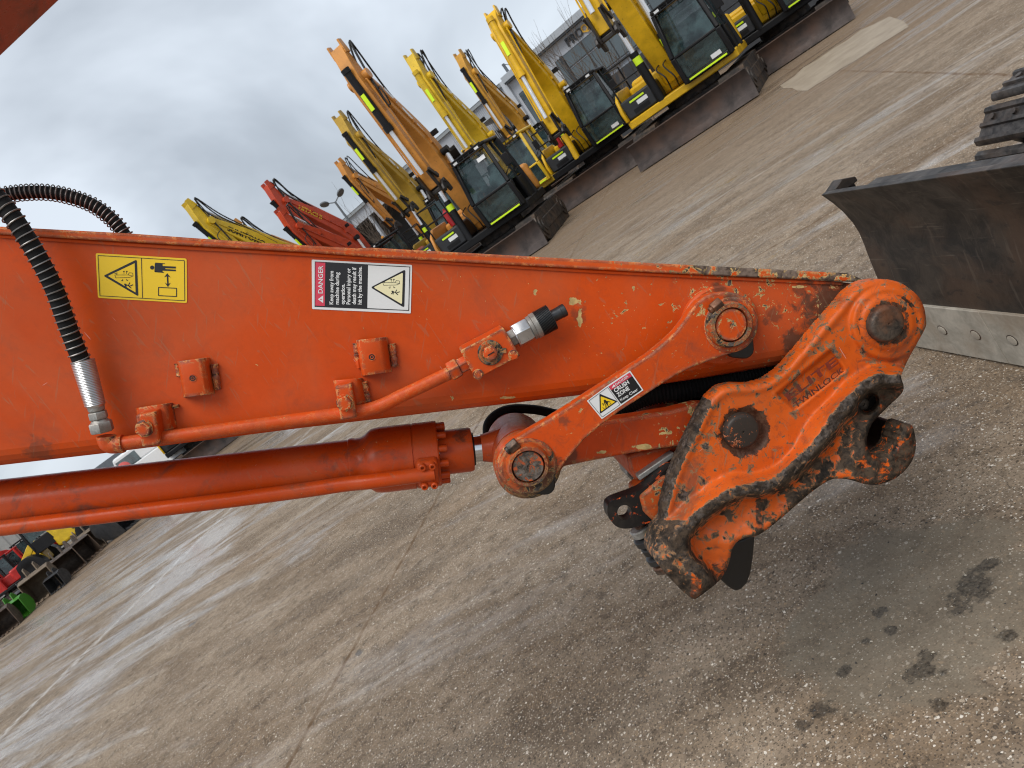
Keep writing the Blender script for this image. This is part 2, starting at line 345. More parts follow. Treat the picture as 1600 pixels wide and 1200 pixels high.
def blade_mat():
    b = NB('dozer_blade_worn'); n = b.noise(9, 5, 0.68, 0.6); n2 = b.noise(2.2, 5, 0.62, 0.4)
    c = b.mix(b.step(n, 0.34, 0.68), (0.018, 0.014, 0.011), (0.056, 0.043, 0.033)); c = b.mix(b.math('MULTIPLY', b.step(n2, 0.46, 0.62), 0.7), c, (0.085, 0.047, 0.028))
    s1 = b.noise(5, 3, 0.6, 0.15, stretch=(6, 10, 0.7)); s2 = b.noise(6, 3, 0.6, 0.1, stretch=(6, 0.7, 14), off=(4, 2, 1)); s3 = b.noise(9, 4, 0.7, 0.4, stretch=(4, 1.5, 3), off=(1, 7, 3))
    c = b.mix(b.math('MULTIPLY', b.step(s1, 0.60, 0.68), 0.25), c, (0.16, 0.125, 0.095)); c = b.mix(b.math('MULTIPLY', b.step(s2, 0.63, 0.69), 0.3), c, (0.20, 0.16, 0.12)); c = b.mix(b.math('MULTIPLY', b.step(s3, 0.58, 0.66), 0.6), c, (0.012, 0.010, 0.009))
    b.setb('Base Color', c); b.setb('Metallic', 0.2); b.setb('Roughness', b.rng(n, 0.3, 0.7, 0.55, 0.34)); b.bump(b.math('ADD', n, b.math('MULTIPLY', n2, 1.5)), 0.5, 0.004); return b.m
M['blade'] = blade_mat()
M['edge'] = steel('cutting_edge_steel', (0.34, 0.305, 0.245), (0.54, 0.49, 0.405), 0.55, 0.0, (0.22, 0.15, 0.09), 0.6, 12)
M['shoe'] = steel('track_shoe_steel', (0.035, 0.031, 0.029), (0.12, 0.105, 0.095), 0.42, 0.5, (0.12, 0.07, 0.04), 0.45, 26)
M['s_yellow'] = flat('sticker_yellow', (0.83, 0.55, 0.012), 0.35, var=0.05)
M['s_cream'] = flat('sticker_cream', (0.80, 0.74, 0.45), 0.35, var=0.05)
M['s_white'] = flat('sticker_white', (0.70, 0.71, 0.70), 0.35, var=0.06)
M['s_black'] = flat('sticker_black', (0.010, 0.010, 0.012), 0.35, var=0.1)
M['s_red'] = flat('sticker_red', (0.62, 0.045, 0.085), 0.35, var=0.06)
M['letter'] = steel('nameplate_letter_paint', (0.13, 0.016, 0.006), (0.24, 0.03, 0.010), 0.5, 0.0, (0.05, 0.03, 0.02), 0.6, 60)
M['letter2'] = steel('nameplate_small_letter', (0.05, 0.016, 0.010), (0.14, 0.03, 0.014), 0.5, 0.0, (0.03, 0.02, 0.015), 0.6, 60)
# ================================================================== foreground excavator
link.local = False
FG = empty('excavator', (2.6, 1.65, 0.0))
tag(FG, 'orange excavator in the foreground, its folded arm and quick coupler filling the picture', 'excavator')
def px(pts, dz): return [A(x, y, dz) for (x, y) in pts]
def prism(mb, pts, dz1, dz0): return mb.extrude(px(pts, dz1), (0, dz1-dz0, 0))
YV = Vector((0, -1, 0))                          # towards the camera
def disc(mb, cx_, cy_, r, dz1, dz0, n=40, cham=0.0, r0=None):
    c = A(cx_, cy_, dz1); rr = RAD(cx_, cy_, r, dz1); L = dz1-dz0
    pr = [(0, rr), (L-cham, rr), (L, rr-cham)] if cham else [(0, rr), (L, rr)]
    if r0 is not None: pr[0] = (0, RAD(cx_, cy_, r0, dz1))
    return mb.lathe(c+Vector((0, L, 0)), YV, pr, n)
def hexnut(mb, a, b, r, n=6, cham=0.15):
    a = Vector(a); b = Vector(b); L = (b-a).length
    return mb.lathe(a, b-a, [(0, r*(1-cham*0.6)), (L*0.12, r), (L*0.88, r), (L, r*(1-cham*0.6))], n)

# ---- boom: horizontal beam above, its lower corner enters at the upper left
mb = MB(); b0, b1 = A(0, 93, -0.32), A(98, 0, -0.32)
mb.extrude([(-1.75, 1.50, b0.z+0.05), (-1.62, 1.5, 2.76), (1.0, 1.5, 3.00), (3.6, 1.5, 2.4), (3.6, 1.5, 2.05), (1.3, 1.5, b1.z+0.16), (b1.x, 1.5, b1.z), (b0.x, 1.5, b0.z), (-1.0, 1.5, b0.z)], (0, 0.32, 0))
mb.build('boom', M['cyl'], FG, bevel=0.012)
mb = MB(); mb.box((4.3, 1.75, 1.45), (2.0, 2.2, 0.9)); mb.build('upper_structure', M['cyl'], FG, bevel=0.06)

# ---- arm: side plates rolled over into the bottom plate
top = [(-560, 352), (-300, 357), (0, 366), (480, 395), (880, 419), (1020, 426), (1316, 441), (1352, 446)]
boss = [(1388+56*math.cos(R(a)), 505-56*math.sin(R(a))) for a in (75, 50, 20, -10, -40, -70, -95)]
bot = [(1300, 560), (1232, 568), (1100, 590), (960, 611), (795, 630.5), (480, 667.5), (156, 709), (0, 727), (-560, 795)]
mb = MB()
ring = lambda k: px(top+boss, 0.0) if k == 0 else None
K = 5; rr = 0.030
lines = []
for k in range(K):
    a = (math.pi/2)*k/(K-1)
    lines.append([A(x, y, -rr*(1-math.cos(a))) + Vector((0, 0, 0)) + (A(x, y-rr/0.00127*(1-math.sin(a)), -rr*(1-math.cos(a)))-A(x, y, -rr*(1-math.cos(a)))) for (x, y) in bot])
front = px(top+boss, 0.0) + lines[0]
mb.add(front, [tuple(range(len(front)))])
for k in range(K-1):
    n = len(bot); mb.add(lines[k]+lines[k+1], [(i, i+1, n+i+1, n+i) for i in range(n-1)])
outer = px(top+boss, 0.0) + lines[-1]; nb = len(outer); back = [Vector((p.x, ARM_Y+0.31, p.z)) for p in outer]
mb.add(outer+back, [(i, (i+1) % nb, nb+(i+1) % nb, nb+i) for i in range(nb)] + [tuple(range(nb, 2*nb))])
arm = mb.build('arm', M['arm'], FG, ang=50)
mb = MB(); lip = [(-560, 338), (0, 354), (200, 364.5), (400, 379), (556, 388), (580, 387), (880, 403.5), (1020, 411), (1326, 427), (1348, 436), (1352, 441), (1318, 440), (1020, 426), (880, 418.5), (580, 402), (480, 394.5), (0, 366.5), (-560, 351)]
prism(mb, lip, 0.013, -0.33); mb.build('top_flange', M['arm_lip'], arm, bevel=0.0045, seg=3)
mb = MB(); random.seed(3)
wp = [(0, 368.5), (240, 384), (480, 397.5), (680, 409), (880, 421), (1020, 428.5), (1316, 443)]
mb.tube(spline(px(wp, 0.002), 30), 0.0042, 6); mb.build('weld_bead', M['arm'], arm)
mb = MB(); disc(mb, 1127, 509, 60, 0.016, 0.0, 48, 0.004); mb.build('pin_boss', M['arm'], arm)

# ---- bone links with pins
bone = [(809, 684), (834, 669), (860, 654), (892, 634), (920, 615.5), (956, 593), (992, 570), (1017, 553), (1040, 534), (1056, 519), (1070, 501), (1080, 485), (1091, 472), (1102, 463.5), (1115, 458.5), (1139, 456), (1154, 459), (1167, 466), (1178, 480), (1183, 497), (1182, 516), (1176, 532), (1167, 542), (1150, 550), (1128, 557), (1109, 564), (1082, 574), (1058, 586), (1035, 600), (1010, 616), (968, 643), (940, 664), (911, 689), (886, 719), (868, 744), (858, 757), (842, 768), (824, 772), (806, 768), (790, 757), (780, 740), (777, 721), (783, 704), (794, 692)]
mb = MB(); prism(mb, bone, 0.082, 0.050); link_near = mb.build('bone_link', M['link'], FG, bevel=0.0035, seg=3)
mb = MB(); prism(mb, bone, -0.325, -0.357); mb.build('bone_link', M['link'], FG, bevel=0.0035)
def pin_end(cx_, cy_, parent, mat_face, flat_cham, rc=34, rb=43):
    mb = MB(); disc(mb, cx_, cy_, rb, 0.088, 0.050, 48, 0.004); mb.build('pin_collar_base', M['boss'] if rc == 33 else M['link'], parent)
    c = A(cx_, cy_, 0.108); q = RAD(cx_, cy_, 1, 0.108)
    mb = MB(); o_ = c+Vector((0, 0.022, 0))
    mb.lathe(o_, YV, [(0, rc*q*1.05), (0.012, rc*q*1.03), (0.019, rc*q*0.98), (0.022, rc*q*0.93), (0.022, 26.6*q), (0.004, 26.3*q), (0.004, 0.002)], 48)
    mb.build('pin_collar', M['boss'], parent)
    mb = MB(); mb.lathe(o_, YV, [(-0.02, 24.6*q), (0.0165, 24.6*q), (0.019, 23.2*q), (0.0185, 2.2*q), (0.0165, 1.4*q), (0.0165, 0.0004)], 40)
    mb.build('pin', mat_face, parent)
pin_end(826, 730, link_near, M['pinface'], 0, 33, 45)
pin_end(1144, 508, link_near, M['link'], 0, 34, 42)
for (bx_, by_, tx, ty) in ((801, 697, 852, 759), (1119, 478, 1163, 546)):
    a = A(bx_, by_, 0.098); d = (A(bx_-8, by_+7, 0.098)-a).normalized()
    mb = MB(); hexnut(mb, a-d*0.012, a+d*0.010, 0.0125); mb.cyl(a+d*0.008, a+d*0.016, 0.008, 10); mb.build('bolt', M['pin'], link_near, bevel=0.001)
    pts = [(tx+16*math.cos(R(t))+(-10 if 100 < t < 260 else 0), ty+15*math.sin(R(t))-(10 if 180 < t < 360 else 0)) for t in range(0, 360, 24)]
    mb = MB(); prism(mb, pts, 0.050, 0.030); mb.build('keeper_tab', M['dark'], link_near, bevel=0.003)
# pin shafts and spacers across the machine
mb = MB(); disc(mb, 826, 730, 52, 0.049, 0.004, 48, 0.006); disc(mb, 826, 730, 40, 0.0042, -0.36, 40); mb.build('spacer', M['boss'], FG)
mb = MB(); disc(mb, 1144, 508, 38, 0.05, -0.36, 32); mb.build('spacer', M['boss'], FG)

# ---- bucket link (H link) between bone-link pin and coupler
hl = [(826, 684), (852, 682), (880, 676), (947, 658), (1000, 650), (1049, 642), (1091, 631), (1130, 632), (1170, 640), (1196, 670), (1190, 706), (1160, 716), (1120, 706), (1067, 697), (1022, 703), (980, 710), (930, 719), (881, 729), (862, 760), (826, 774), (792, 760), (780, 730), (794, 698)]
mb = MB(); prism(mb, hl, 0.003, -0.045); hlk = mb.build('bucket_link', M['link2'], FG, bevel=0.006, seg=3)
mb = MB(); prism(mb, hl, -0.27, -0.318); mb.build('far_side_plate', M['link2'], hlk, bevel=0.004)
mb = MB(); prism(mb, [(930, 668), (1080, 640), (1080, 690), (930, 712)], -0.045, -0.27); mb.build('web_plate', M['link2'], hlk)

# ---- bucket cylinder (axis in the middle of the arm)
DZC = -0.15
def CA(x, off=0.0): return A(x, 788.5-0.1175*x+off, DZC)
ax0 = CA(-520); axd = (CA(640)-CA(-520)).normalized()
def T(x): return (CA(x)-ax0).dot(axd)
q = RAD(300, 750, 1, DZC)
mb = MB(); mb.lathe(ax0, axd, [(0, 40*q), (T(548), 40*q), (T(549), 41.5*q), (T(554), 42*q), (T(559), 40.5*q), (T(564), 41*q), (T(568), 42*q), (T(576), 47*q), (T(584), 53*q), (T(592), 54.5*q), (T(600), 55*q), (T(646.5), 55*q), (T(647), 53.5*q), (T(648.6), 53.5*q), (T(649), 55*q), (T(684), 55*q), (T(686), 53.5*q)], 64)
cylo = mb.build('bucket_cylinder', M['cyl'], FG, ang=32)
mb = MB(); mb.lathe(ax0, axd, [(T(686.5), 37.5*q), (T(734), 37.5*q), (T(738), 35.5*q)], 48); mb.build('gland_nut', M['cyl'], cylo)
mb = MB(); mb.lathe(ax0, axd, [(T(738), 29*q), (T(741), 27.5*q)], 40); mb.build('wiper_seal', M['dark'], cylo)
mb = MB(); mb.lathe(ax0, axd, [(T(730), 22.5*q), (T(760), 22.5*q)], 40); mb.build('piston_rod', M['chrome'], cylo)
mb = MB(); mb.lathe(ax0, axd, [(T(752), 23*q), (T(757), 24*q), (T(780), 30*q), (T(790), 34*q)], 40); ce = A(826, 730, 0.0)
mb.cyl((ce.x, ARM_Y+0.07, ce.z), (ce.x, ARM_Y+0.235, ce.z), 0.066, 40); mb.build('rod_eye', M['cyl'], cylo)
sidev = Vector((0, 0, 1))-axd*axd.z; sidev.normalize(); fv = axd.cross(sidev)
if fv.y > 0: fv = -fv
for k in range(12):
    a = 2*math.pi*k/12+0.12; dr = sidev*math.cos(a)+fv*math.sin(a); c = ax0+axd*T(686)+dr*(46.5*q)
    mb = MB(); mb.lathe(c, axd, [(0, 0.0078), (T(697)-T(686), 0.0078), (T(699)-T(686), 0.0065), (T(699)-T(686), 0.0042), (T(694)-T(686), 0.004), (T(694)-T(686), 0.0002)], 14); mb.build('socket_bolt', M['cyl'], cylo)
# oil pipe along the barrel
def onb(x, ang, rad): return ax0+axd*T(x)+(fv*math.cos(R(ang))+sidev*math.sin(R(ang)))*(rad*q)
pp = [onb(-520, -28, 53), onb(100, -28, 53), onb(330, -27, 53), onb(470, -24, 54), onb(540, -19, 57), onb(580, -16, 63), onb(615, -14, 66), onb(676, -13, 66)]
mb = MB(); mb.tube(spline(pp, 8), 12.3*q, 16); mb.build('oil_pipe', M['cyl'], cylo)
mb = MB()
cpt = onb(667, -13, 60); dr = (fv*math.cos(R(-13))+sidev*math.sin(R(-13))); tn = axd.cross(dr)
mb.box(cpt, (0.046, 0.062, 0.03), Matrix((axd, tn, dr)).transposed()); blk = mb.build('pipe_flange', M['cyl'], cylo, bevel=0.008, seg=3)
for i in (-1, 1):
    for j in (-1, 1):
        c = cpt+axd*(0.0105*i)+tn*(0.0235*j)
        mb = MB(); mb.lathe(c+dr*0.012, dr, [(0, 0.0075), (0.011, 0.0075), (0.0125, 0.0062), (0.0125, 0.004), (0.007, 0.0038), (0.007, 0.0002)], 14); mb.build('socket_bolt', M['cyl'], cylo)
# far hose loop and clevis seen behind the link
mb = MB(); mb.tube(spline([A(762, 690, -0.30), A(764, 660, -0.30), A(790, 641, -0.30), A(835, 640, -0.3), A(900, 652, -0.3), A(980, 648, -0.3)], 8), 0.012, 10); mb.build('hose', M['rubber'], FG)
mb = MB()
hp = spline([A(960, 640, -0.12), A(1010, 618, -0.1), A(1080, 606, -0.09), A(1150, 590, -0.07), A(1210, 575, -0.06)], 24)
mb.tube(hp, [0.022+0.0035*(i % 2) for i in range(len(hp))], 14); mb.build('corrugated_hose', M['rubber'], FG)
mb = MB(); mb.tube(spline([A(930, 655, -0.2), A(1010, 640, -0.2), A(1080, 622, -0.2), A(1190, 600, -0.19)], 8), 0.026, 12); mb.build('hose', M['rubber'], FG)

# ---- brackets, clamps, auxiliary pipe on the arm
def bracket(pts, dzf, ear, hole=None, th=0.006):
    tl, tr, br, bl = pts
    mb = MB()
    # bent plate: foot - slope - front - slope - foot, swept top to bottom
    def row(l, r):
        l = Vector((l[0], l[1])); r = Vector((r[0], r[1])); d = r-l
        prof = [(-0.04, 0.0), (0.0, dzf*0.9), (0.06, dzf), (0.80, dzf), (0.93, dzf*0.86), (1.10, dzf*0.12), (1.14, 0.0)]
        return [A(l.x+d.x*t, l.y+d.y*t, z) for t, z in prof]
    a = row(tl, tr); b_ = row(bl, br); n = len(a)
    mb.add(a+b_, [(i, i+1, n+i+1, n+i) for i in range(n-1)])
    o = mb.build('mounting_bracket', M['fit'], FG, ang=60)
    sm = o.modifiers.new('solid', 'SOLIDIFY'); sm.thickness = th; sm.offset = 0
    bv = o.modifiers.new('bevel', 'BEVEL'); bv.width = 0.0015; bv.segments = 2; bv.limit_method = 'ANGLE'; bv.angle_limit = R(40)
    d = (br[0]-tr[0], br[1]-tr[1])
    for (ex, ey, s0, s1) in ear:
        mb = MB(); w_ = spline([A(ex+d[0]*(s0+(s1-s0)*t), ey+d[1]*(s0+(s1-s0)*t), 0.004) for t in (0, 0.3, 0.6, 1)], 5)
        random.seed(int(ex)); mb.tube(w_, [0.0065+random.uniform(-0.0012, 0.0014) for _ in w_], 8); mb.build('weld_bead', M['fit'], o)
    if hole:
        c = A(hole[0], hole[1], dzf+th*0.5+0.0003); q = RAD(hole[0], hole[1], 1, dzf)
        mb = MB(); mb.lathe(c+Vector((0, 0.0008, 0)), YV, [(0, 6.4*q), (0.0012, 6.2*q), (0.0012, 4.9*q), (0.0004, 4.8*q), (0.0004, 0.0002)], 24); mb.build('thread_insert', M['fit'], o)
        mb = MB(); disc(mb, hole[0], hole[1], 4.6, dzf+th*0.5+0.0009, dzf+th*0.5, 20); mb.build('hole_shade_disc', M['dark'], o)  # dark disc on the unpierced plate, painted shade of a hole
        mb = MB(); mb.lathe(c+Vector((0, 0.0008, 0)), YV, [(0, 2.9*q), (0.0016, 2.9*q), (0.0016, 1.9*q), (0.0012, 1.8*q), (0.0012, 0.0002)], 18); mb.build('nut_face', M['fit'], o)
    return o
bracket([(281, 564), (320, 559), (329, 616), (291, 621)], 0.030, [(334, 566, 0.05, 0.75), (278, 568, 0.0, 0.35)], (301, 591))
bracket([(560, 531), (598, 527), (606, 582), (569, 587)], 0.030, [(612, 534, 0.05, 0.72), (556, 536, 0.0, 0.7)], (581, 558))
bk1 = bracket([(216, 637), (262, 630), (269, 670), (222, 688)], 0.024, [(274, 633, -0.02, 0.1)], None)
bk2 = bracket([(524, 594), (560, 591), (568, 630), (534, 640)], 0.024, [(569, 596, 0.0, 0.8)], None)
def clamp(pts, bolt, parent):
    mb = MB(); prism(mb, pts, 0.060, 0.018); o = mb.build('pipe_clamp', M['fit'], FG, bevel=0.004, seg=3)
    c = A(bolt[0], bolt[1], 0.060)
    mb = MB(); mb.lathe(c, YV, [(0, 0.0165), (0.003, 0.016)], 24); hexnut(mb, c+YV*0.003, c+YV*0.013, 0.0142); mb.build('bolt', M['fit'], o)
    pr = pts
    mb = MB(); prism(mb, [(p[0]*0.92+pts[2][0]*0.04+pts[3][0]*0.04, p[1]*0.92+pts[2][1]*0.04+pts[3][1]*0.04) for p in (pts[0], pts[1], pts[2], pts[3])], 0.0185, 0.003); mb.build('clamp_base', M['fit'], o)
clamp([(211, 649), (242, 643.5), (251, 694), (222, 700)], (226, 669), bk1)
clamp([(523, 603.5), (549, 600), (558, 652.5), (532, 657)], (539, 629), bk2)
qp = RAD(400, 650, 1, 0.036)
pipe = [A(186, 693.5, 0.036), A(230, 687.5, 0.036), A(330, 674, 0.036), A(430, 660.5, 0.036), A(520, 648.5, 0.036), A(562, 642.5, 0.036), A(586, 637, 0.036), A(606, 629, 0.036), A(626, 619, 0.036), A(660, 603, 0.036), A(702, 583, 0.036)]
mb = MB(); mb.tube(spline(pipe, 6), 11.0*qp, 20); aux = mb.build('auxiliary_pipe', M['fit'], FG)
mb = MB(); el = [A(166, 681, 0.036), A(167, 688, 0.036), A(170, 693, 0.036), A(176, 695.2, 0.036), A(184, 694.2, 0.036), A(193, 692.8, 0.036)]
mb.tube(spline(el, 5), 14*qp, 20); mb.tube([A(186, 693.8, 0.036), A(189, 693.4, 0.036), A(193, 692.8, 0.036)], [14.6*qp, 15.2*qp, 14.4*qp], 20); mb.build('pipe_elbow', M['fit'], aux)
# valve block with cap, nuts and threaded coupling
vb = [(719, 548), (787, 512), (813, 556), (744, 593)]
mb = MB(); prism(mb, vb, 0.066, 0.002); vbo = mb.build('valve_block', M['fit'], FG, bevel=0.002)
c = A(766, 551, 0.066); q = RAD(766, 551, 1, 0.066)
mb = MB(); mb.lathe(c, YV, [(0, 20*q), (0.003, 19.5*q), (0.004, 16*q), (0.0042, 15*q), (0.003, 13*q)], 32); mb.box(c+Vector((17.5*q, -0.0015, -9*q)), (11*q, 0.004, 8*q), Matrix.Rotation(R(32), 3, 'Y')); mb.build('cap_flange', M['boss'], vbo, bevel=0.0006)
mb = MB(); hexnut(mb, c+YV*0.002, c+YV*0.010, 12.4*q); hexnut(mb, c+YV*0.010, c+YV*0.014, 9.6*q, 24); mb.build('cap_screw', M['fit'], vbo)
mb = MB(); u_ = (A(772, 548, 0)-A(760, 555, 0)).normalized(); mb.box(c+YV*0.0143, (0.014, 0.0012, 0.0022), Matrix((u_, Vector((0, 1, 0)), u_.cross(Vector((0, 1, 0))))).transposed()); mb.build('slot_shade_bar', M['dark'], vbo)  # dark bar on the screw head, shade of its slot put in as colour
for (bx_, by_) in ((747, 584.5), (802, 554.5)):
    c = A(bx_, by_, 0.066); mb = MB(); mb.lathe(c, YV, [(0, 8.4*q), (0.002, 8.3*q)], 20); hexnut(mb, c+YV*0.002, c+YV*0.009, 7.2*q); mb.build('bolt', M['fit'], vbo)
def VX(t): return A(704+t*0.884, 580.5-t*0.478, 0.036)
def vcyl(t0, t1, r, hexa=False, mb=None):
    mb = mb or MB(); a, b = VX(t0), VX(t1)
    if hexa: hexnut(mb, a, b, r*qp, 6, 0.12)
    else: mb.lathe(a, b-a, [(0, r*qp), ((b-a).length, r*qp)], 32)
    return mb
vcyl(-2, 15, 17.5, True).build('union_nut', M['fit'], vbo, bevel=0.0008)
vcyl(15, 32, 14, True).build('hex_adapter', M['fit'], vbo, bevel=0.0008)
mb = vcyl(99, 119, 9); vcyl(102, 116, 15, True, mb); mb.build('hex_adapter', M['oldzinc'], vbo, bevel=0.0008)
mb = vcyl(114, 141, 21, True); vcyl(114, 117, 19.5, False, mb); mb.build('coupling_nut', M['zinc'], vbo, bevel=0.001)
mb = vcyl(141, 147, 20.5); vcyl(147, 155, 22, False, mb); mb.build('coupling_ring', M['oldzinc'], vbo, bevel=0.0008)
mb = MB(); a, b = VX(155), VX(179); L = (b-a).length; prof = []
for i in range(37): prof.append((L*i/36, (22.5 if (i % 3) else 20.6)*qp))
mb.lathe(a, b-a, [(0, 18*qp)]+prof+[(L, 17*qp)], 36); mb.build('coupling_thread', M['gunmetal'], vbo, ang=30)
mb = MB(); a, b = VX(176), VX(203); L = (b-a).length; mb.lathe(a, b-a, [(0, 10.6*qp), (L*0.7, 10.6*qp), (L*0.72, 11.2*qp), (L*0.97, 11.0*qp), (L, 10*qp), (L, 6*qp), (L*0.9, 5.5*qp), (L*0.9, 0.0003)], 28); mb.build('coupling_tip', M['gunmetal'], vbo)

# ---- spring-guarded hoses
def coil_hose(path, rh, rc, pitch, wire, name, coilname='spring_guard'):
    mb = MB(); mb.tube(path, rh, 16); ho = mb.build(name, M['rubber'], FG)
    # arc-length resample
    P = path; acc = [0.0]
    for i in range(1, len(P)): acc.append(acc[-1]+(P[i]-P[i-1]).length)
    pts = []; n = int(acc[-1]/pitch*14); j = 0; u = (P[1]-P[0]).orthogonal().normalized()
    for k in range(n+1):
        s_ = acc[-1]*k/n
        while j < len(P)-2 and acc[j+1] < s_: j += 1
        t = (s_-acc[j])/max(1e-6, acc[j+1]-acc[j]); p = P[j].lerp(P[j+1], t); d = (P[j+1]-P[j]).normalized()
        u = (u-d*u.dot(d)).normalized(); v = d.cross(u); a = 2*math.pi*s_/pitch
        pts.append(p+(u*math.cos(a)+v*math.sin(a))*rc)
    mb = MB(); mb.tube(pts, wire, 5); mb.build(coilname, M['coil'], ho)
    return ho
q6 = RAD(100, 480, 1, 0.05)
h1 = spline([A(-150, 215, 0.02), A(-70, 250, 0.05), A(-12, 301, 0.07), A(22, 342, 0.075), A(55, 394, 0.07), A(84, 450, 0.06), A(104, 505, 0.05), A(122, 552, 0.042), A(131, 574, 0.038)], 8)
ho = coil_hose(h1, 14.0*q6, 16.0*q6, 11.9*q6, 1.35*q6, 'spring_guarded_hose')
h2 = spline([A(-90, 330, -0.16), A(-40, 315, -0.18), A(10, 304, -0.2), A(62, 300, -0.2), A(105, 306, -0.2), A(148, 322, -0.2), A(182, 350, -0.2), A(205, 385, -0.2), A(230, 440, -0.2)], 8)
coil_hose(h2, 12.0*q6, 15.4*q6, 9.0*q6, 1.2*q6, 'spring_guarded_hose')
def HX(t): return A(129+t*0.285, 563+t, 0.038)
mb = MB(); a, b = HX(0), HX(70); L = (b-a).length
prof = []
for i in range(58):
    t = i/57; r_ = 17.5-2.2*t-(0.85 if i % 2 else 0); prof.append((L*t, r_*qp))
mb.lathe(a, b-a, [(-0.001, 14*qp)]+prof+[(L+0.003, 13*qp)], 32); mb.build('crimp_sleeve', M['zinc'], ho, ang=25)
mb = MB(); mb.lathe(a, b-a, [(L, 13*qp), (L*1.12, 12*qp), (L*1.14, 10*qp), (L*1.32, 10*qp)], 24); a2, b2 = HX(80), HX(92); hexnut(mb, a2, b2, 14.3*qp)
hexnut(mb, HX(96), HX(112), 18*qp); mb.lathe(HX(92), HX(97)-HX(92), [(0, 11*qp), ((HX(97)-HX(92)).length, 15*qp)], 24); mb.build('hose_fitting', M['oldzinc'], ho, bevel=0.0006)

# ---- stickers (thin printed films)
def film(name, pts, dz, mat, parent, th=0.0004):
    mb = MB(); prism(mb, pts, dz, dz-th); return mb.build(name, mat, parent, smooth=False)
def stroke(mb, p, q_, w_, dz):
    d = Vector((q_[0]-p[0], q_[1]-p[1])); n_ = Vector((-d.y, d.x)).normalized()*w_*0.5
    prism(mb, [(p[0]+n_.x, p[1]+n_.y), (q_[0]+n_.x, q_[1]+n_.y), (q_[0]-n_.x, q_[1]-n_.y), (p[0]-n_.x, p[1]-n_.y)], dz, dz-0.0003)
def rounded(pts, r, n=4):
    out = []; m = len(pts)
    for i in range(m):
        p = Vector(pts[i]); a = Vector(pts[i-1])-p; b = Vector(pts[(i+1) % m])-p
        a = p+a.normalized()*min(r, a.length*0.45); b = p+b.normalized()*min(r, b.length*0.45)
        for k in range(n+1):
            t = k/n; out.append(tuple(a*(1-t)**2+p*2*t*(1-t)+b*t*t))
    return out
def fit_text(name, body, mat, parent, p, q_, h_px, dz, bold=0.02):
    """text running from pixel p to pixel q_ with cap height h_px"""
    a = A(p[0], p[1], dz); b = A(q_[0], q_[1], dz); x = (b-a).normalized(); y = YV.cross(x)
    cap = RAD(p[0], p[1], h_px/2, dz)*2
    o = text_mesh(name, body, mat, parent, (0, 0, 0), (1, 0, 0), (0, 1, 0), cap/0.69, 0.0002, bold)
    me = o.data; w_ = wloc(parent); me.transform(Matrix.Translation(w_))
    xs = [v.co.x for v in me.vertices]; x0, x1 = min(xs), max(xs); k = (b-a).length/(x1-x0)
    MM = Matrix((x*k, y, YV)).transposed().to_4x4(); MM.translation = a-x*k*x0
    me.transform(MM); me.transform(Matrix.Translation(-w_)); return o
def c1(*P): return [(x*0.3, 250+y*0.3) for x, y in P]
def c2(*P): return [(400+x*0.3, 380+y*0.3) for x, y in P]
def c5(*P): return [(740+x*0.3, 420+y*0.3) for x, y in P]
def pictogram(name, parent, f, dz, w_, origin, sc):
    """machine arm with arrows and a falling figure"""
    mb = MB(); ox, oy = origin
    def s_(a, b, k=1): stroke(mb, f((ox+a[0]*sc, oy+a[1]*sc))[0], f((ox+b[0]*sc, oy+b[1]*sc))[0], w_*k, dz)
    P = [(-50, -8), (-45, 8), (30, 6), (50, -2), (48, -18), (30, -20), (22, -8), (-50, -8)]
    for a, b in zip(P, P[1:]): s_(a, b, 0.7)
    s_((22, -8), (48, -2), 0.7); s_((-40, -8), (-38, -22), 0.7); s_((-52, -14), (-36, -20), 0.7)
    for a, b in (((0, -14), (0, -30)), ((14, -14), (16, -30)), ((-6, 14), (-10, 26)), ((14, 14), (18, 24))):
        s_(a, b, 0.7); s_(b, (b[0]-5, b[1]+5*(1 if b[1] < 0 else -1)), 0.7); s_(b, (b[0]+5, b[1]+5*(1 if b[1] < 0 else -1)), 0.7)
    for a, b in (((10, 44), (30, 54)), ((30, 54), (50, 46)), ((24, 52), (32, 34)), ((14, 46), (10, 62)), ((10, 48), (0, 60)), ((28, 56), (40, 64))): s_(a, b, 1.6)
    c_ = f((ox+6*sc, oy+44*sc))[0]; prism(mb, [(c_[0]+1.6*w_*math.cos(R(a)), c_[1]+1.6*w_*math.sin(R(a))) for a in range(0, 360, 45)], dz, dz-0.0003)
    return mb.build(name, M['s_black'], parent, smooth=False)
st = film('warning_sticker', rounded(c1((498, 485), (972, 513), (974, 745), (510, 718)), 3), 0.0009, M['s_yellow'], FG)
mb = MB()
B = c1((510, 497), (960, 524), (962, 733), (520, 707))
for i in range(4): stroke(mb, B[i], B[(i+1) % 4], 0.9, 0.0014)
D_ = c1((736, 510), (742, 720)); stroke(mb, D_[0], D_[1], 0.9, 0.0014)
bx4 = c1((825, 663), (919, 668), (919, 711), (825, 706))
for i in range(4): stroke(mb, bx4[i], bx4[(i+1) % 4], 1.2, 0.0014)
prism(mb, c1((806, 538), (846, 540), (846, 552), (915, 555), (915, 565), (860, 563), (860, 568), (915, 571), (915, 579), (846, 576), (846, 584), (804, 582)), 0.0014, 0.001)
for a, b in (((808, 536), (858, 540)), ((806, 582), (853, 586))):
    u_ = c1(a, b); stroke(mb, u_[0], u_[1], 1.0, 0.0014)
hc = c1((792, 560))[0]; prism(mb, [(hc[0]+3.2*math.cos(R(a)), hc[1]+3.2*math.sin(R(a))) for a in range(0, 360, 24)], 0.0014, 0.001)
u_ = c1((872, 604), (874, 648)); stroke(mb, u_[0], u_[1], 2.2, 0.0014)
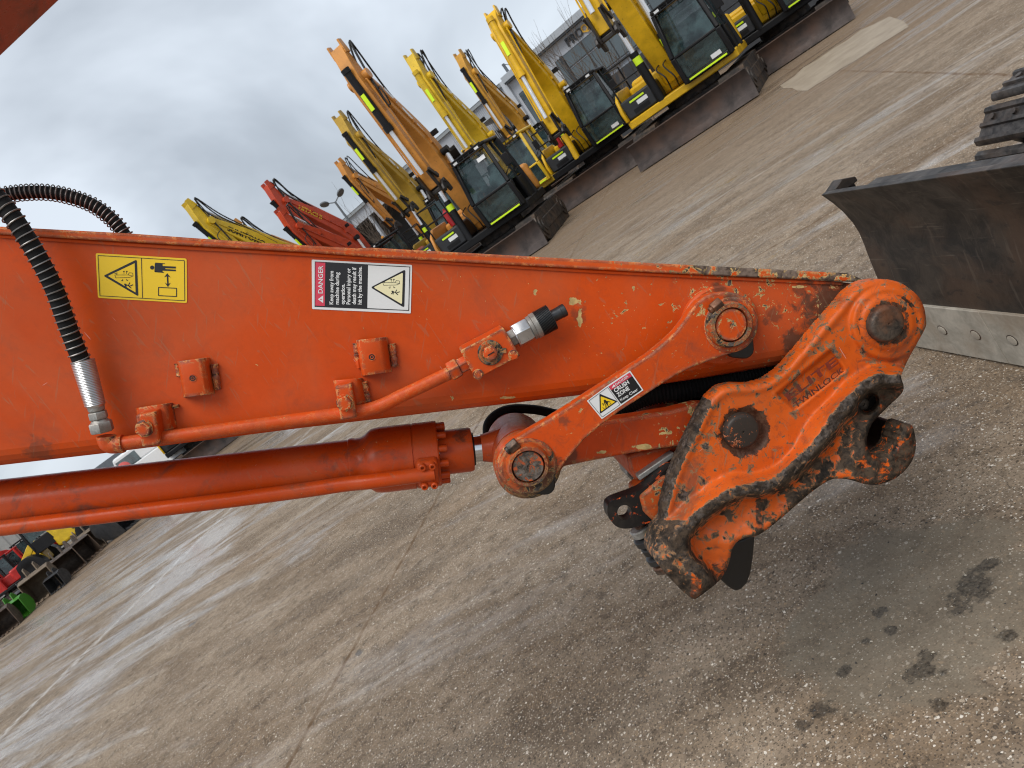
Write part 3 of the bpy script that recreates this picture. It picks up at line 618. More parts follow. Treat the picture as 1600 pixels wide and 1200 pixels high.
prism(mb, c1((871, 590), (888, 612), (872, 604), (855, 610)), 0.0014, 0.001); prism(mb, c1((874, 661), (888, 640), (873, 648), (858, 638)), 0.0014, 0.001)
mb.build('printed_figure', M['s_black'], st, smooth=False)
tri = film('printed_triangle', rounded(c1((538, 603), (712, 518), (720, 710)), 3), 0.0014, M['s_black'], st)
film('triangle_field', c1((562, 604), (701, 538), (706, 690)), 0.0018, M['s_yellow'], st)
pictogram('printed_machine', st, c1, 0.0022, 0.85, (645, 606), 0.95)

dg_ = film('danger_sticker', rounded(c2((290, 85), (813, 113), (806, 366), (292, 343)), 2), 0.0009, M['s_white'], FG)
film('printed_frame', c2((306, 95), (803, 122), (797, 352), (305, 331)), 0.0013, M['s_black'], dg_)
film('white_field', c2((584, 115), (799, 126), (793, 348), (580, 338)), 0.0017, M['s_white'], dg_)
film('red_band', c2((310, 99), (361, 102), (358, 327), (309, 325)), 0.0017, M['s_red'], dg_)
film('printed_triangle', rounded(c2((596, 230), (778, 136), (772, 336)), 4), 0.0021, M['s_black'], dg_)
film('triangle_field', rounded(c2((612, 230), (765, 153), (760, 318)), 2.5), 0.0025, M['s_cream'], dg_)
pictogram('printed_machine', dg_, c2, 0.0029, 0.75, (704, 212), 0.88)
a, b = c2((347, 262), (349, 117)); fit_text('lettering', 'DANGER', M['s_white'], dg_, a, b, 7.0, 0.0021, 0.012)
film('printed_alert_triangle', c2((322, 292), (350, 312), (350, 272)), 0.0021, M['s_white'], dg_)
mb = MB(); u_ = c2((333, 292), (343, 292)); stroke(mb, u_[0], u_[1], 1.1, 0.0025); mb.build('printed_mark', M['s_red'], dg_, smooth=False)
for k, (tx, y1) in enumerate((('Keep away from', 145), ('machine during', 152), ('operation.', 212), ('Personal injury or', 130), ('death may result if', 126), ('hit by the machine.', 122))):
    a, b = c2((402+29.6*k, 319), (403+29.6*k, y1)); fit_text('lettering', tx, M['s_white'], dg_, a, b, 6.0, 0.0021, 0.022)

cr = film('crush_zone_sticker', c5((590, 688), (700, 606), (815, 530), (885, 632), (668, 783)), 0.0829, M['s_white'], FG)
film('printed_frame', c5((702, 614), (813, 540), (876, 630), (768, 704)), 0.0833, M['s_black'], cr)
film('red_band', c5((704, 613), (812, 541), (825, 559), (717, 632)), 0.0837, M['s_red'], cr)
mb = MB(); B = c5((600, 688), (698, 617), (762, 708), (670, 772))
for i in range(4): stroke(mb, B[i], B[(i+1) % 4], 0.6, 0.0833)
mb.build('printed_border', M['gunmetal'], cr, smooth=False)
film('printed_triangle', rounded(c5((655, 650), (750, 690), (658, 756)), 2.5), 0.0833, M['s_black'], cr)
film('triangle_field', rounded(c5((662, 664), (738, 692), (664, 744)), 1.5), 0.0837, M['s_yellow'], cr)
mb = MB()
def w5(a, b, k): u_ = c5(a, b); stroke(mb, u_[0], u_[1], k, 0.0841)
w5((680, 684), (698, 702), 3.4); w5((684, 690), (676, 712), 1.2); w5((694, 690), (712, 694), 1.2); w5((694, 700), (704, 722), 1.3); w5((688, 702), (690, 728), 1.3); w5((672, 722), (684, 732), 0.8); w5((708, 708), (716, 700), 0.8); w5((668, 706), (674, 700), 0.8)
mb.build('printed_figure', M['s_black'], cr, smooth=False)
a, b = c5((742, 609), (808, 563)); fit_text('lettering', 'DANGER', M['s_white'], cr, a, b, 3.6, 0.0841, 0.012)
film('printed_alert_triangle', c5((720, 622), (730, 602), (740, 611)), 0.0841, M['s_white'], cr)
a, b = c5((738, 645), (812, 596)); fit_text('lettering', 'CRUSH', M['s_white'], cr, a, b, 6.2, 0.0837, 0.03)
a, b = c5((754, 668), (814, 628)); fit_text('lettering', 'ZONE', M['s_white'], cr, a, b, 6.2, 0.0837, 0.03)
a, b = c5((768, 690), (858, 632)); fit_text('lettering', 'Keep Clear', M['s_white'], cr, a, b, 4.4, 0.0837, 0.008)

# ---- quick coupler: cast side plate modelled as relief on a closed shell
S = [(1037, 796), (1046, 762), (1057, 729), (1073, 694), (1089, 662), (1100, 640), (1111, 622), (1127, 607.5), (1147, 602), (1172, 602), (1186, 599.5), (1200, 595), (1220, 582), (1235, 567), (1256, 543), (1275, 520), (1310, 480), (1322, 465), (1335, 452), (1355, 440), (1380, 436), (1398, 439), (1411, 444), (1432, 460), (1443, 478), (1447, 498), (1446, 512), (1432, 538), (1420, 560), (1410, 582), (1408, 590), (1412, 603), (1410, 613), (1400, 624), (1390, 633), (1378, 645), (1366, 657), (1358, 672), (1354, 690), (1357, 703), (1366, 711), (1379, 714), (1392, 708), (1402, 695), (1407, 676), (1415, 664), (1424, 664), (1429, 676), (1431, 700), (1423, 724), (1404, 744), (1378, 756), (1355, 757), (1329, 750), (1313, 748), (1297, 750), (1273, 765), (1250, 784), (1207, 821), (1183, 837), (1168, 840), (1154, 845), (1144, 858), (1139, 880), (1127, 904), (1104, 924), (1090, 934), (1083, 936), (1068, 925), (1052, 909), (1034, 889), (1022, 871), (1024, 850), (1030, 828), (1036, 812)]
C1 = [(1434, 560), (1410, 568), (1372, 568), (1347, 578), (1322, 595), (1297, 620), (1272, 645), (1255, 670), (1241, 698), (1224, 718), (1207, 729), (1180, 739), (1140, 739), (1113, 752), (1087, 773), (1058, 795), (1046, 806), (1020, 826)]
C2 = [(1434, 580), (1404, 587), (1367, 586), (1343, 603), (1320, 625), (1297, 653), (1278, 681), (1255, 706), (1227, 733), (1203, 749), (1180, 757), (1153, 760), (1127, 773), (1100, 792), (1079, 808), (1064, 824), (1052, 848), (1064, 880), (1092, 900), (1104, 934)]
C3 = [(1434, 592), (1406, 600), (1376, 600), (1356, 612), (1334, 634), (1311, 662), (1291, 690), (1266, 717), (1237, 746), (1210, 762), (1184, 771), (1160, 773), (1136, 784), (1110, 802), (1090, 818), (1078, 832), (1072, 850), (1082, 874), (1102, 892), (1120, 930)]
def catm2(P, n=6): return np.array([(v.x, v.y) for v in spline([Vector((x, y, 0)) for x, y in P], n)])
def inpoly(X, Y, P):
    r_ = np.zeros(X.shape, bool); n = len(P); j = n-1
    for i in range(n):
        xi, yi = P[i]; xj, yj = P[j]
        if yi != yj:
            r_ ^= ((yi > Y) != (yj > Y)) & (X < (xj-xi)*(Y-yi)/(yj-yi)+xi)
        j = i
    return r_
def pdist(X, Y, P, closed=True):
    best = np.full(X.shape, 1e9); BX = np.zeros(X.shape); BY = np.zeros(X.shape); n = len(P)
    for i in range(n if closed else n-1):
        x0, y0 = P[i]; x1, y1 = P[(i+1) % n]; dx_, dy_ = x1-x0, y1-y0; L2 = dx_*dx_+dy_*dy_
        if L2 < 1e-9: continue
        t = np.clip(((X-x0)*dx_+(Y-y0)*dy_)/L2, 0, 1); cx_ = x0+t*dx_; cy_ = y0+t*dy_; d = np.hypot(X-cx_, Y-cy_)
        k = d < best; best[k] = d[k]; BX[k] = cx_[k]; BY[k] = cy_[k]
    return best, BX, BY
def sst(x): x = np.clip(x, 0, 1); return x*x*(3-2*x)
Sp = catm2(S+[S[0]], 4)[:-1]; c1p, c2p, c3p = catm2(C1), catm2(C2), catm2(C3)
step = 2.4
gx = np.arange(1014, 1454, step); gy = np.arange(430, 942, step); X, Y = np.meshgrid(gx, gy)
ins = inpoly(X, Y, Sp); dS, SX, SY = pdist(X, Y, Sp); ins &= dS > 0.45*step
def above(cp): return inpoly(X, Y, np.vstack([cp, [(1000, cp[-1][1]), (1000, 400), (1500, 400), (1500, cp[0][1])]]))
a1, a2, a3 = above(c1p), above(c2p), above(c3p)
d1 = pdist(X, Y, c1p, False)[0]; d2 = pdist(X, Y, c2p, False)[0]; d3 = pdist(X, Y, c3p, False)[0]
Z = np.full(X.shape, 0.072)
led = ~a1 & a2; t = d1/(d1+d2+1e-6); Z[led] = 0.072+0.056*(0.35*sst(t[led])+0.65*t[led])
edg = ~a2 & a3 & ~a1; Z[edg] = 0.128
wal = ~a3 & ~a2 & ~a1; Z[wal] = 0.128-0.056*sst(d3[wal]/11.0)+0.022*sst((d3[wal]-20)/45.0)
rp1 = np.hypot(X-1388, Y-505); rp2 = np.hypot(X-1163, Y-675)
fm = a1 & ins
Z = np.where(fm, Z+0.012*sst((62-rp1)/8)+0.006*sst((44-rp1)/4), Z)
Z = np.where(fm, Z-0.005*sst((38-rp2)/5), Z)
# bolt pocket and hook throat wall
rh = np.hypot((X-1354)*1.05, (Y-627)); Z = np.where(~a3, Z-0.055*sst((19-rh)/4.0)+0.004*sst((27-rh)/5.0), Z)
# shallow rim along the outer top edge of the face
Z = np.where(fm, Z+0.004*sst((7-np.abs(dS-9))/5.0)*(rp1 > 60), Z)
# nameplate recess
N4 = np.array([(1211, 616), (1299, 544), (1321, 579), (1241, 642)], float)
inn = inpoly(X, Y, N4); dN = pdist(X, Y, N4)[0]; Z = np.where(inn, Z-0.011*sst(dN/4.0), Z+np.where(fm, 0.004*sst((5-dN)/5.0), 0))
# casting unevenness
rs = np.random.RandomState(5); nzv = rs.randn(*X.shape)
def blur(a, m, it=2):
    for _ in range(it):
        s_ = np.zeros(a.shape); c_ = np.zeros(a.shape); mm = m.astype(float)
        for dy_ in (-1, 0, 1):
            for dx_ in (-1, 0, 1):
                s_ += np.roll(np.roll(a*mm, dy_, 0), dx_, 1); c_ += np.roll(np.roll(mm, dy_, 0), dx_, 1)
        a = np.where(m, s_/np.maximum(c_, 1), a)
    return a
allm = np.ones(X.shape, bool); nzs = blur(nzv, allm, 10); nzs /= nzs.std(); nz2 = blur(nzv[::-1], allm, 3); nz2 /= nz2.std()
Zs = blur(Z, ins, 1); Z = np.where(inn, Z, Zs)
Z = Z+np.where(a1, 0.00035, 0.0016)*nzs+np.where(a1, 0.0, 0.0004)*nz2
RE = 7.0; rnd = np.where(dS < RE, RE-np.sqrt(np.maximum(0, RE*RE-(RE-dS)**2)), 0)*0.00115; Z = Z-rnd
# wear mask: rubbed dark steel along the flange edge, the lower wall and outer rims (where things rub)
W = np.zeros(X.shape); GR = np.zeros(X.shape)
W = np.maximum(W, np.where(~a2 & ~a1, 0.66*sst((12-d3)/8.0), 0)); W = np.maximum(W, np.where(edg, 0.80, 0))
GR = np.maximum(GR, np.where(~a2 & ~a1, (0.55+0.12*nzs)*sst((9-np.abs(d3-2))/7.0), 0)); GR = np.maximum(GR, np.where(edg, 0.42+0.14*nzs, 0))
W = np.maximum(W, np.where(led, 0.12+0.10*nzs*0.5+0.45*sst((5-d2)/5.0), 0))
W = np.maximum(W, np.where(wal, np.where(X > 1190, 0.52, 0.30)+0.14*nzs, 0)); GR = np.maximum(GR, np.where(wal, np.where(X > 1180, 0.50, 0.20)+0.16*nzs, 0))
W = np.maximum(W, 0.62*sst((8-dS)/6.0)*(~a1)); W = np.maximum(W, 0.34*sst((8-dS)/7.0))
left = fm & (X < 1112) & (Y > 612); W = np.maximum(W, np.where(left, 0.95*sst((9-dS)/4.0), 0)); GR = np.maximum(GR, np.where(left, 0.55*sst((10-dS)/4.0), 0))
GR = np.maximum(GR, np.where(fm, 0.9*sst((47-rp2)/13.0), 0)); GR = np.maximum(GR, np.where(fm, 0.66*sst((9-np.abs(rp1-30))/8.0), 0)); GR = np.maximum(GR, np.where(fm, 0.50*sst((5-np.abs(rp1-46))/4.0)*(0.6+0.4*nzs), 0))
GR = np.maximum(GR, np.where((X > 1325) & ~a3, 0.72*sst((X-1318)/26.0), 0)); GR = np.maximum(GR, np.where((X < 1075) & (Y > 812) & ~a1, 0.55+0.1*nzs, 0)); GR = np.maximum(GR, np.where(Y > 862, 0.75*sst((Y-862)/30.0)*sst((34-dS)/16.0), 0))
W = np.maximum(W, np.where((X < 1080) & (Y > 812), 0.7, 0)); W = np.maximum(W, np.where(fm & (X < 1118) & (Y > 690), 0.30+0.12*nzs, 0))
W = np.maximum(W, np.where(fm, 0.20+0.10*nzs, 0))
idx = -np.ones(X.shape, int); cell = ins[:-1, :-1] & ins[1:, :-1] & ins[:-1, 1:] & ins[1:, 1:]
use = np.zeros(X.shape, bool); use[:-1, :-1] |= cell; use[1:, :-1] |= cell; use[:-1, 1:] |= cell; use[1:, 1:] |= cell
idx[use] = np.arange(use.sum()); quads = []
ys, xs_ = np.nonzero(cell)
for y_, x_ in zip(ys, xs_): quads.append((idx[y_, x_], idx[y_+1, x_], idx[y_+1, x_+1], idx[y_, x_+1]))
ec = {}
for q4 in quads:
    for i in range(4):
        a, b = q4[i], q4[(i+1) % 4]
        if (b, a) in ec: del ec[(b, a)]
        else: ec[(a, b)] = 1
bnd = set(); [bnd.update(k) for k in ec]
uy, ux = np.nonzero(use); vs = []; wv = []; gv = []
for i, (y_, x_) in enumerate(zip(uy, ux)):
    if i in bnd: vs.append(A(SX[y_, x_], SY[y_, x_], Z[y_, x_]-0.0045)); wv.append(max(W[y_, x_], 0.25)); gv.append(GR[y_, x_])
    else: vs.append(A(X[y_, x_], Y[y_, x_], Z[y_, x_])); wv.append(W[y_, x_]); gv.append(GR[y_, x_])
bl = sorted(bnd); bi = {k: len(vs)+i for i, k in enumerate(bl)}
for k in bl:
    p = vs[k]; vs.append(Vector((p.x, ARM_Y-0.028, p.z))); wv.append(wv[k]); gv.append(max(gv[k], 0.5 if vs[k].z < A(1250, 700).z else gv[k]))
fs = list(quads)+[(b, a, bi[a], bi[b]) for (a, b) in ec]
me = bpy.data.meshes.new('coupler_side_casting'); me.from_pydata([tuple(v) for v in vs], [], fs)
at = me.attributes.new('wear', 'FLOAT', 'POINT'); at.data.foreach_set('value', np.array(wv, dtype=np.float32))
at = me.attributes.new('grease', 'FLOAT', 'POINT'); at.data.foreach_set('value', np.array(gv, dtype=np.float32))
me.materials.append(M['coupler'])
bm = bmesh.new(); bm.from_mesh(me); bmesh.ops.recalc_face_normals(bm, faces=bm.faces); bm.to_mesh(me); bm.free()
cp = link('quick_coupler', me, FG, ang=75)
# the body between both side castings and the far casting
low = [(1408, 592), (1410, 610), (1388, 633), (1364, 657), (1356, 672), (1352, 692), (1356, 706), (1366, 713), (1379, 716), (1394, 710), (1404, 696), (1409, 678), (1416, 666), (1424, 668), (1428, 700), (1420, 723), (1402, 742), (1378, 753), (1355, 754), (1329, 747), (1297, 747), (1273, 762), (1250, 781), (1207, 818), (1170, 836), (1150, 842), (1110, 830), (1130, 790), (1190, 760), (1250, 715), (1300, 655), (1350, 600)]
mb = MB(); prism(mb, low, 0.0275, -0.39); mb.build('coupler_body', M['coupler_dark'] if 'coupler_dark' in M else M['pin'], cp, bevel=0.006)
face = S[:30]+[(1372, 600), (1300, 655), (1250, 715), (1190, 760), (1130, 790), (1060, 830)]
mb = MB(); prism(mb, face, -0.345, -0.39); mb.build('far_side_casting', M['coupler'], cp, bevel=0.004)
nose = [(1037, 815), (1083, 800), (1130, 830), (1140, 860), (1125, 902), (1083, 933), (1052, 906), (1024, 871)]
mb = MB(); prism(mb, nose, 0.0275, -0.12); mb.build('coupler_nose', M['blade'], cp, bevel=0.005)
# pins of the coupler
def cpin(cx_, cy_, r, dz1, mat, name='coupler_pin'):
    q = RAD(cx_, cy_, 1, dz1); L = dz1-0.02; c = A(cx_, cy_, dz1)+Vector((0, L, 0))
    mb = MB(); mb.lathe(c, YV, [(0, r*q), (L-0.010, r*q), (L-0.004, (r-1.5)*q), (L-0.0008, (r-4)*q), (L, (r-7)*q), (L, 2*q), (L-0.003, 1.2*q), (L-0.003, 0.0003)], 48)
    return mb.build(name, mat, cp, ang=35)
cpin(1389, 506, 27.5, 0.108, M['pin']); cpin(1162, 675, 28, 0.085, M['pinface2'] if 'pinface2' in M else M['pin'])
cpin(1350, 632, 11, 0.058, M['pin'], 'locking_bolt')
# raised lettering in the recess
def cN(x, y): return (1060+0.25*x, 420+0.25*y)
ZL = 0.0675
fit_text('lettering', 'ELITE', M['letter'], cp, cN(690, 826), cN(1002, 590), 12.5, ZL+0.003, 0.022)
fit_text('lettering', 'TWINLOCK', M['letter2'], cp, cN(733, 870), cN(1040, 640), 8.5, ZL+0.003, 0.014)
# latch arm, jaw and lower cylinder
lug = [(976-25, 801+8), (976-27, 801-5), (976-20, 801-18), (1000, 766), (1026, 746), (1050, 728), (1062, 742), (1052, 776), (1036, 806), (1016, 816), (992, 824), (976, 826), (962, 822)]
mb = MB(); hole = [(976+11.5*math.cos(R(a)), 801+12*math.sin(R(a))) for a in range(0, 360, 20)]
lugs = [tuple(v) for v in catm2(lug+[lug[0]], 3)[:-1]]
# ring-shaped outline with a real hole: bridge outline and hole
k0 = min(range(len(lugs)), key=lambda i: (lugs[i][0]-hole[9][0])**2+(lugs[i][1]-hole[9][1])**2)
op = lugs[k0:]+lugs[:k0]+[lugs[k0]]; hp_ = hole[9:]+hole[:9]+[hole[9]]
def ccw(P): return sum(P[i][0]*P[(i+1) % len(P)][1]-P[(i+1) % len(P)][0]*P[i][1] for i in range(len(P))) > 0
if ccw(op) == ccw(hp_): hp_ = hp_[::-1]
prism(mb, op+hp_, 0.012, -0.022); mb.build('latch_lug', M['lug'] if 'lug' in M else M['boss'], cp)
mb = MB(); prism(mb, [(1000, 776), (1040, 742), (1056, 760), (1046, 800), (1024, 818), (1006, 800)], 0.020, -0.08); mb.build('latch_body', M['boss'], cp, bevel=0.006)
mb = MB(); prism(mb, [(980, 712), (1060, 692), (1064, 716), (1030, 738), (994, 752), (984, 736)], -0.04, -0.25); mb.build('guard_plate', M['link2'], cp, bevel=0.006)
mb = MB(); prism(mb, [(996, 744), (1052, 706), (1058, 712), (1000, 752)], -0.02, -0.05); mb.build('guard_strip', M['oldzinc'], cp, bevel=0.003)
mb = MB(); prism(mb, [(976, 716), (988, 712), (992, 745), (988, 752), (978, 742)], -0.14, -0.2); mb.build('guard_strip', M['oldzinc'], cp, bevel=0.004)
for i, (x, y, r, mt) in enumerate(((1002, 828, 20, 'oldzinc'), (1010, 841, 23, 'gunmetal'), (1019, 855, 20, 'dark'), (1028, 869, 22, 'gunmetal'), (1037, 883, 20, 'pin'))):
    a = A(x, y, -0.03); d = (A(x+9, y+13, -0.03)-a).normalized()
    mb = MB(); mb.lathe(a-d*0.009, d, [(0, r*q*0.86), (0.003, r*q), (0.016, r*q), (0.019, r*q*0.86)], 28); mb.build('piston_ring', M[mt], cp)
mb = MB(); a = A(1000, 818, -0.03); d = (A(1050, 893, -0.03)-a); mb.cyl(a, a+d, 0.015, 20); mb.build('lock_piston', M['pin'], cp)
mb = MB(); prism(mb, [(1013, 838), (1021, 832), (1026, 838), (1022, 846), (1014, 846)], 0.004, -0.004); mb.build('yellow_tag', M['s_yellow'], cp)
mb = MB(); prism(mb, [(1112, 892), (1140, 850), (1181, 834), (1178, 868), (1174, 896), (1168, 912), (1158, 922), (1150, 925), (1138, 917), (1124, 904)], -0.09, -0.17); mb.build('lower_jaw', M['dark'], cp, bevel=0.006)

# ---- dozer blade and crawler track of the same machine
prof = [(1.428, 0.770), (1.452, 0.715), (1.470, 0.661), (1.482, 0.60), (1.484, 0.551), (1.478, 0.50), (1.470, 0.453), (1.458, 0.365), (1.452, 0.30), (1.450, 0.235)]
yf, yn = 2.9, 0.40
bp = [Vector((x, yf, z)) for x, z in prof]+[Vector((x+0.03, yf, z)) for x, z in reversed(prof)]
mb = MB(); mb.extrude(bp, (0, yn-yf, 0)); bl_ = mb.build('dozer_blade', M['blade'], FG, bevel=0.003)
nb_ = 5
for i in range(nb_):
    y0 = 2.9-0.52*i; y1 = y0-0.518
    mb = MB(); mb.extrude([(1.438, y0, 0.240), (1.446, y0, 0.012), (1.458, y0, 0.0), (1.474, y0, 0.012), (1.466, y0, 0.240)], (0, y1-y0, 0)); ce_ = mb.build('cutting_edge', M['edge'], bl_, bevel=0.002)
    for t in (0.085, 0.26, 0.435):
        mb = MB(); mb.lathe(Vector((1.4430, y0-t, 0.128)), Vector((-1, 0, -0.03)), [(0, 0.0225), (0.0022, 0.0225)], 24); rg = mb.build('bolt_groove_shade', M['blade'], bl_); mb = MB(); mb.lathe(Vector((1.4425, y0-t, 0.128)), Vector((-1, 0, -0.03)), [(0, 0.0190), (0.0035, 0.0190), (0.004, 0.018), (0.004, 0.0002)], 24); mb.build('plow_bolt', M['edge'], bl_)  # dark disc under each bolt paints the shaded ring groove
for z in (0.69, 0.40, 0.12):
    mb = MB(); mb.box((1.55, 1.65, z), (0.10, 2.3, 0.06)); mb.build('blade_rib', M['blade'], bl_)
mb = MB(); mb.extrude([(1.46, 2.885, 0.768), (1.55, 2.885, 0.742), (1.55, 2.885, 0.70), (1.50, 2.885, 0.69)], (0, -0.02, 0)); mb.extrude([(1.452, 2.905, 0.770), (1.50, 2.905, 0.788), (1.55, 2.905, 0.765), (1.55, 2.905, 0.745), (1.48, 2.905, 0.745)], (0, -0.07, 0)); mb.build('corner_gusset', M['blade'], bl_, bevel=0.003)
for y in (0.95, 2.35): mb = MB(); mb.beam((1.5, y, 0.3), (3.0, y, 0.42), 0.12, 0.16); mb.build('blade_arm', M['blade'], FG, bevel=0.01)
def fg_track(yc):
    wd = 0.50; tr = empty('track', (2.6, yc, 0)); tr.parent = FG; tr.location = Vector((2.6, yc, 0))-FG.location
    rI = 0.335; zc = 0.36; xa, xb = 2.36, 4.6; Lst = xb-xa; per = 2*Lst+2*math.pi*rI; n = int(per/0.175)
    shoe_me = None
    for k in range(n):
        s_ = per*k/n
        if s_ < Lst: p = Vector((xb-s_, yc, zc+rI)); nn = Vector((0, 0, 1))
        elif s_ < Lst+math.pi*rI:
            a = (s_-Lst)/rI; nn = Vector((-math.sin(a), 0, math.cos(a))); p = Vector((xa, yc, zc))+nn*rI
        elif s_ < 2*Lst+math.pi*rI: p = Vector((xa+(s_-Lst-math.pi*rI), yc, zc-rI)); nn = Vector((0, 0, -1))
        else:
            a = (s_-2*Lst-math.pi*rI)/rI; nn = Vector((math.sin(a), 0, -math.cos(a))); p = Vector((xb, yc, zc))+nn*rI
        tx = Vector((0, 1, 0)).cross(nn)
        if shoe_me is None:
            mb = MB(); hw = wd/2
            mb.extrude([(-0.078, -hw, -0.006), (-0.078, -hw, 0.006), (-0.066, -hw, 0.022), (-0.050, -hw, 0.022), (-0.046, -hw, 0.006), (-0.010, -hw, 0.006), (-0.006, -hw, 0.017), (0.008, -hw, 0.017), (0.012, -hw, 0.006), (0.046, -hw, 0.006), (0.052, -hw, 0.016), (0.068, -hw, 0.016), (0.082, -hw, -0.004), (0.072, -hw, -0.012)], (0, wd, 0))
            for y in (-0.20, -0.09, 0.09, 0.20): mb.cyl((0.03, y, 0.004), (0.03, y, 0.016), 0.013, 8)
            for y in (-0.06, 0.06): mb.box((0, y, -0.04), (0.15, 0.05, 0.06))
            link.local = True; o = mb.build('track_shoe', M['shoe'], tr, bevel=0.0); link.local = False; shoe_me = o.data
        else:
            o = bpy.data.objects.new('track_shoe', shoe_me); COL.objects.link(o); o.parent = tr
        MM = Matrix((tx, Vector((0, 1, 0)), nn)).transposed().to_4x4(); MM.translation = p-Vector((2.6, yc, 0)); o.matrix_local = MM
    mb = MB(); mb.cyl((xa, yc-0.06, zc), (xa, yc+0.06, zc), rI-0.06, 28); mb.cyl((xb, yc-0.06, zc), (xb, yc+0.06, zc), rI-0.06, 28); mb.box(((xa+xb)/2, yc, zc), (Lst, 0.2, 0.3)); mb.build('track_frame', M['shoe'], tr, bevel=0.01)
fg_track(2.65); fg_track(0.65)
mb = MB(); mb.box((3.6, 1.65, 0.55), (1.6, 1.6, 0.5)); mb.build('undercarriage', M['shoe'], FG, bevel=0.05)
# ================================================================== ground
def ground_mat():
    b = NB('yard_concrete'); P = b.c.outputs['Object']
    rot = b.n('ShaderNodeMapping'); rot.inputs['Rotation'].default_value = (0, 0, R(22.5)); b.l(P, rot.inputs['Vector']); V = rot.outputs[0]
    big = b.noise(0.35, 3, 0.6, 0.6, vec=V, stretch=(0.6, 1.3, 1)); mid = b.noise(1.7, 4, 0.68, 0.8, vec=V, stretch=(0.6, 1.2, 1)); fin = b.noise(11, 5, 0.70)
    streak = b.noise(0.9, 5, 0.7, 0.5, vec=V, stretch=(0.36, 1.6, 1), off=(3, 1, 0))
    c = b.mix(b.step(mid, 0.30, 0.70), (0.150, 0.104, 0.065), (0.300, 0.234, 0.168))
    c = b.mix(b.math('MULTIPLY', b.step(big, 0.50, 0.64), 0.7), c, (0.240, 0.160, 0.092))
    c = b.mix(b.math('MULTIPLY', b.step(streak, 0.54, 0.68), 0.55), c, (0.40, 0.35, 0.295))
    c = b.mix(b.math('MULTIPLY', b.step(streak, 0.45, 0.34), 0.45), c, (0.11, 0.086, 0.064))
    c = b.mix(b.math('MULTIPLY', b.step(fin, 0.49, 0.66), 0.62), c, (0.075, 0.056, 0.040))
    c = b.mix(b.math('MULTIPLY', b.step(fin, 0.42, 0.28), 0.5), c, (0.33, 0.275, 0.21))
    g1 = G(1420, 935); vm = b.n('ShaderNodeMapping'); vm.inputs['Location'].default_value = (-g1.x, -g1.y, 0); b.l(P, vm.inputs['Vector'])
    ln = b.n('ShaderNodeVectorMath', operation='LENGTH'); b.l(vm.outputs[0], ln.inputs[0])
    rep = b.step(b.math('ADD', ln.outputs['Value'], b.math('MULTIPLY', b.math('SUBTRACT', mid, 0.5), 0.7)), 0.36, 0.30)
    c = b.mix(b.math('MULTIPLY', rep, b.rng(fin, 0.3, 0.7, 0.80, 0.40)), c, (0.185, 0.158, 0.118)); keep = b.rng(rep, 0, 1, 1.0, 0.38)
    # exposed aggregate: every stone its own tone, the larger ones standing out
    for sc, amt, cut, spread in ((150, 0.75, 0.0, 0.0), (58, 0.80, 0.45, 0.0), (26, 0.9, 0.80, 0.0)):
        wv = b.n('ShaderNodeVectorMath', operation='ADD'); nq = b.n('ShaderNodeTexNoise'); nq.inputs['Scale'].default_value = sc*1.3; nq.inputs['Detail'].default_value = 1; b.l(P, nq.inputs['Vector'])
        sv = b.n('ShaderNodeVectorMath', operation='SCALE'); sv.inputs['Scale'].default_value = 0.7/sc; b.l(nq.outputs['Color'], sv.inputs[0]); b.l(P, wv.inputs[0]); b.l(sv.outputs[0], wv.inputs[1])
        q = b.n('ShaderNodeTexVoronoi', feature='F1'); q.inputs['Scale'].default_value = sc; b.l(wv.outputs[0], q.inputs['Vector'])
        sx = b.n('ShaderNodeSeparateColor'); b.l(q.outputs['Color'], sx.inputs[0])
        lo, hi = (0.30, 0.46) if sc == 150 else ((0.22, 0.34) if sc == 58 else (0.12, 0.19))
        stone = b.math('MULTIPLY', b.step(q.outputs['Distance'], hi, lo), keep)
        if cut > 0: stone = b.math('MULTIPLY', stone, b.step(sx.outputs[0], cut, cut+0.05))
        tn = b.n('ShaderNodeValToRGB'); el = tn.color_ramp.elements; el[0].position = 0.0; el[0].color = (0.035, 0.027, 0.020, 1); el[1].position = 1.0; el[1].color = (0.85, 0.79, 0.69, 1)
        for pos_, col_ in ((0.26, (0.10, 0.074, 0.052)), (0.52, (0.26, 0.20, 0.145)), (0.70, (0.36, 0.25, 0.15)), (0.84, (0.44, 0.37, 0.29))): e_ = el.new(pos_); e_.color = (*col_, 1)
        b.l(sx.outputs[1], tn.inputs[0]); c = b.mix(b.math('MULTIPLY', stone, amt), c, tn.outputs[0])
    pit = b.noise(85, 3, 0.7); c = b.mix(b.math('MULTIPLY', b.math('MULTIPLY', b.step(pit, 0.54, 0.66), keep), 0.6), c, (0.035, 0.027, 0.020))
    # saw-cut joints
    sx = b.n('ShaderNodeSeparateXYZ'); wob = b.noise(3.0, 4, 0.6); b.l(V, sx.inputs[0])
    def joint(coord, period, phase, wdt):
        a = b.math('ADD', b.math('ADD', coord, b.math('MULTIPLY', wob, 0.05)), phase); a = b.math('DIVIDE', a, period)
        fr = b.math('ABSOLUTE', b.math('SUBTRACT', b.math('SUBTRACT', a, b.math('FLOOR', a)), 0.5)); return b.step(b.math('MULTIPLY', fr, period), wdt, wdt*0.35)
    j = b.math('MAXIMUM', joint(sx.outputs[0], 4.9, 0.45, 0.022), joint(sx.outputs[1], 4.9, 1.37, 0.020))
    jn = b.math('MULTIPLY', j, b.rng(fin, 0.35, 0.6, 0.35, 1.0)); c = b.mix(b.math('MULTIPLY', jn, 0.85), c, (0.115, 0.066, 0.032))
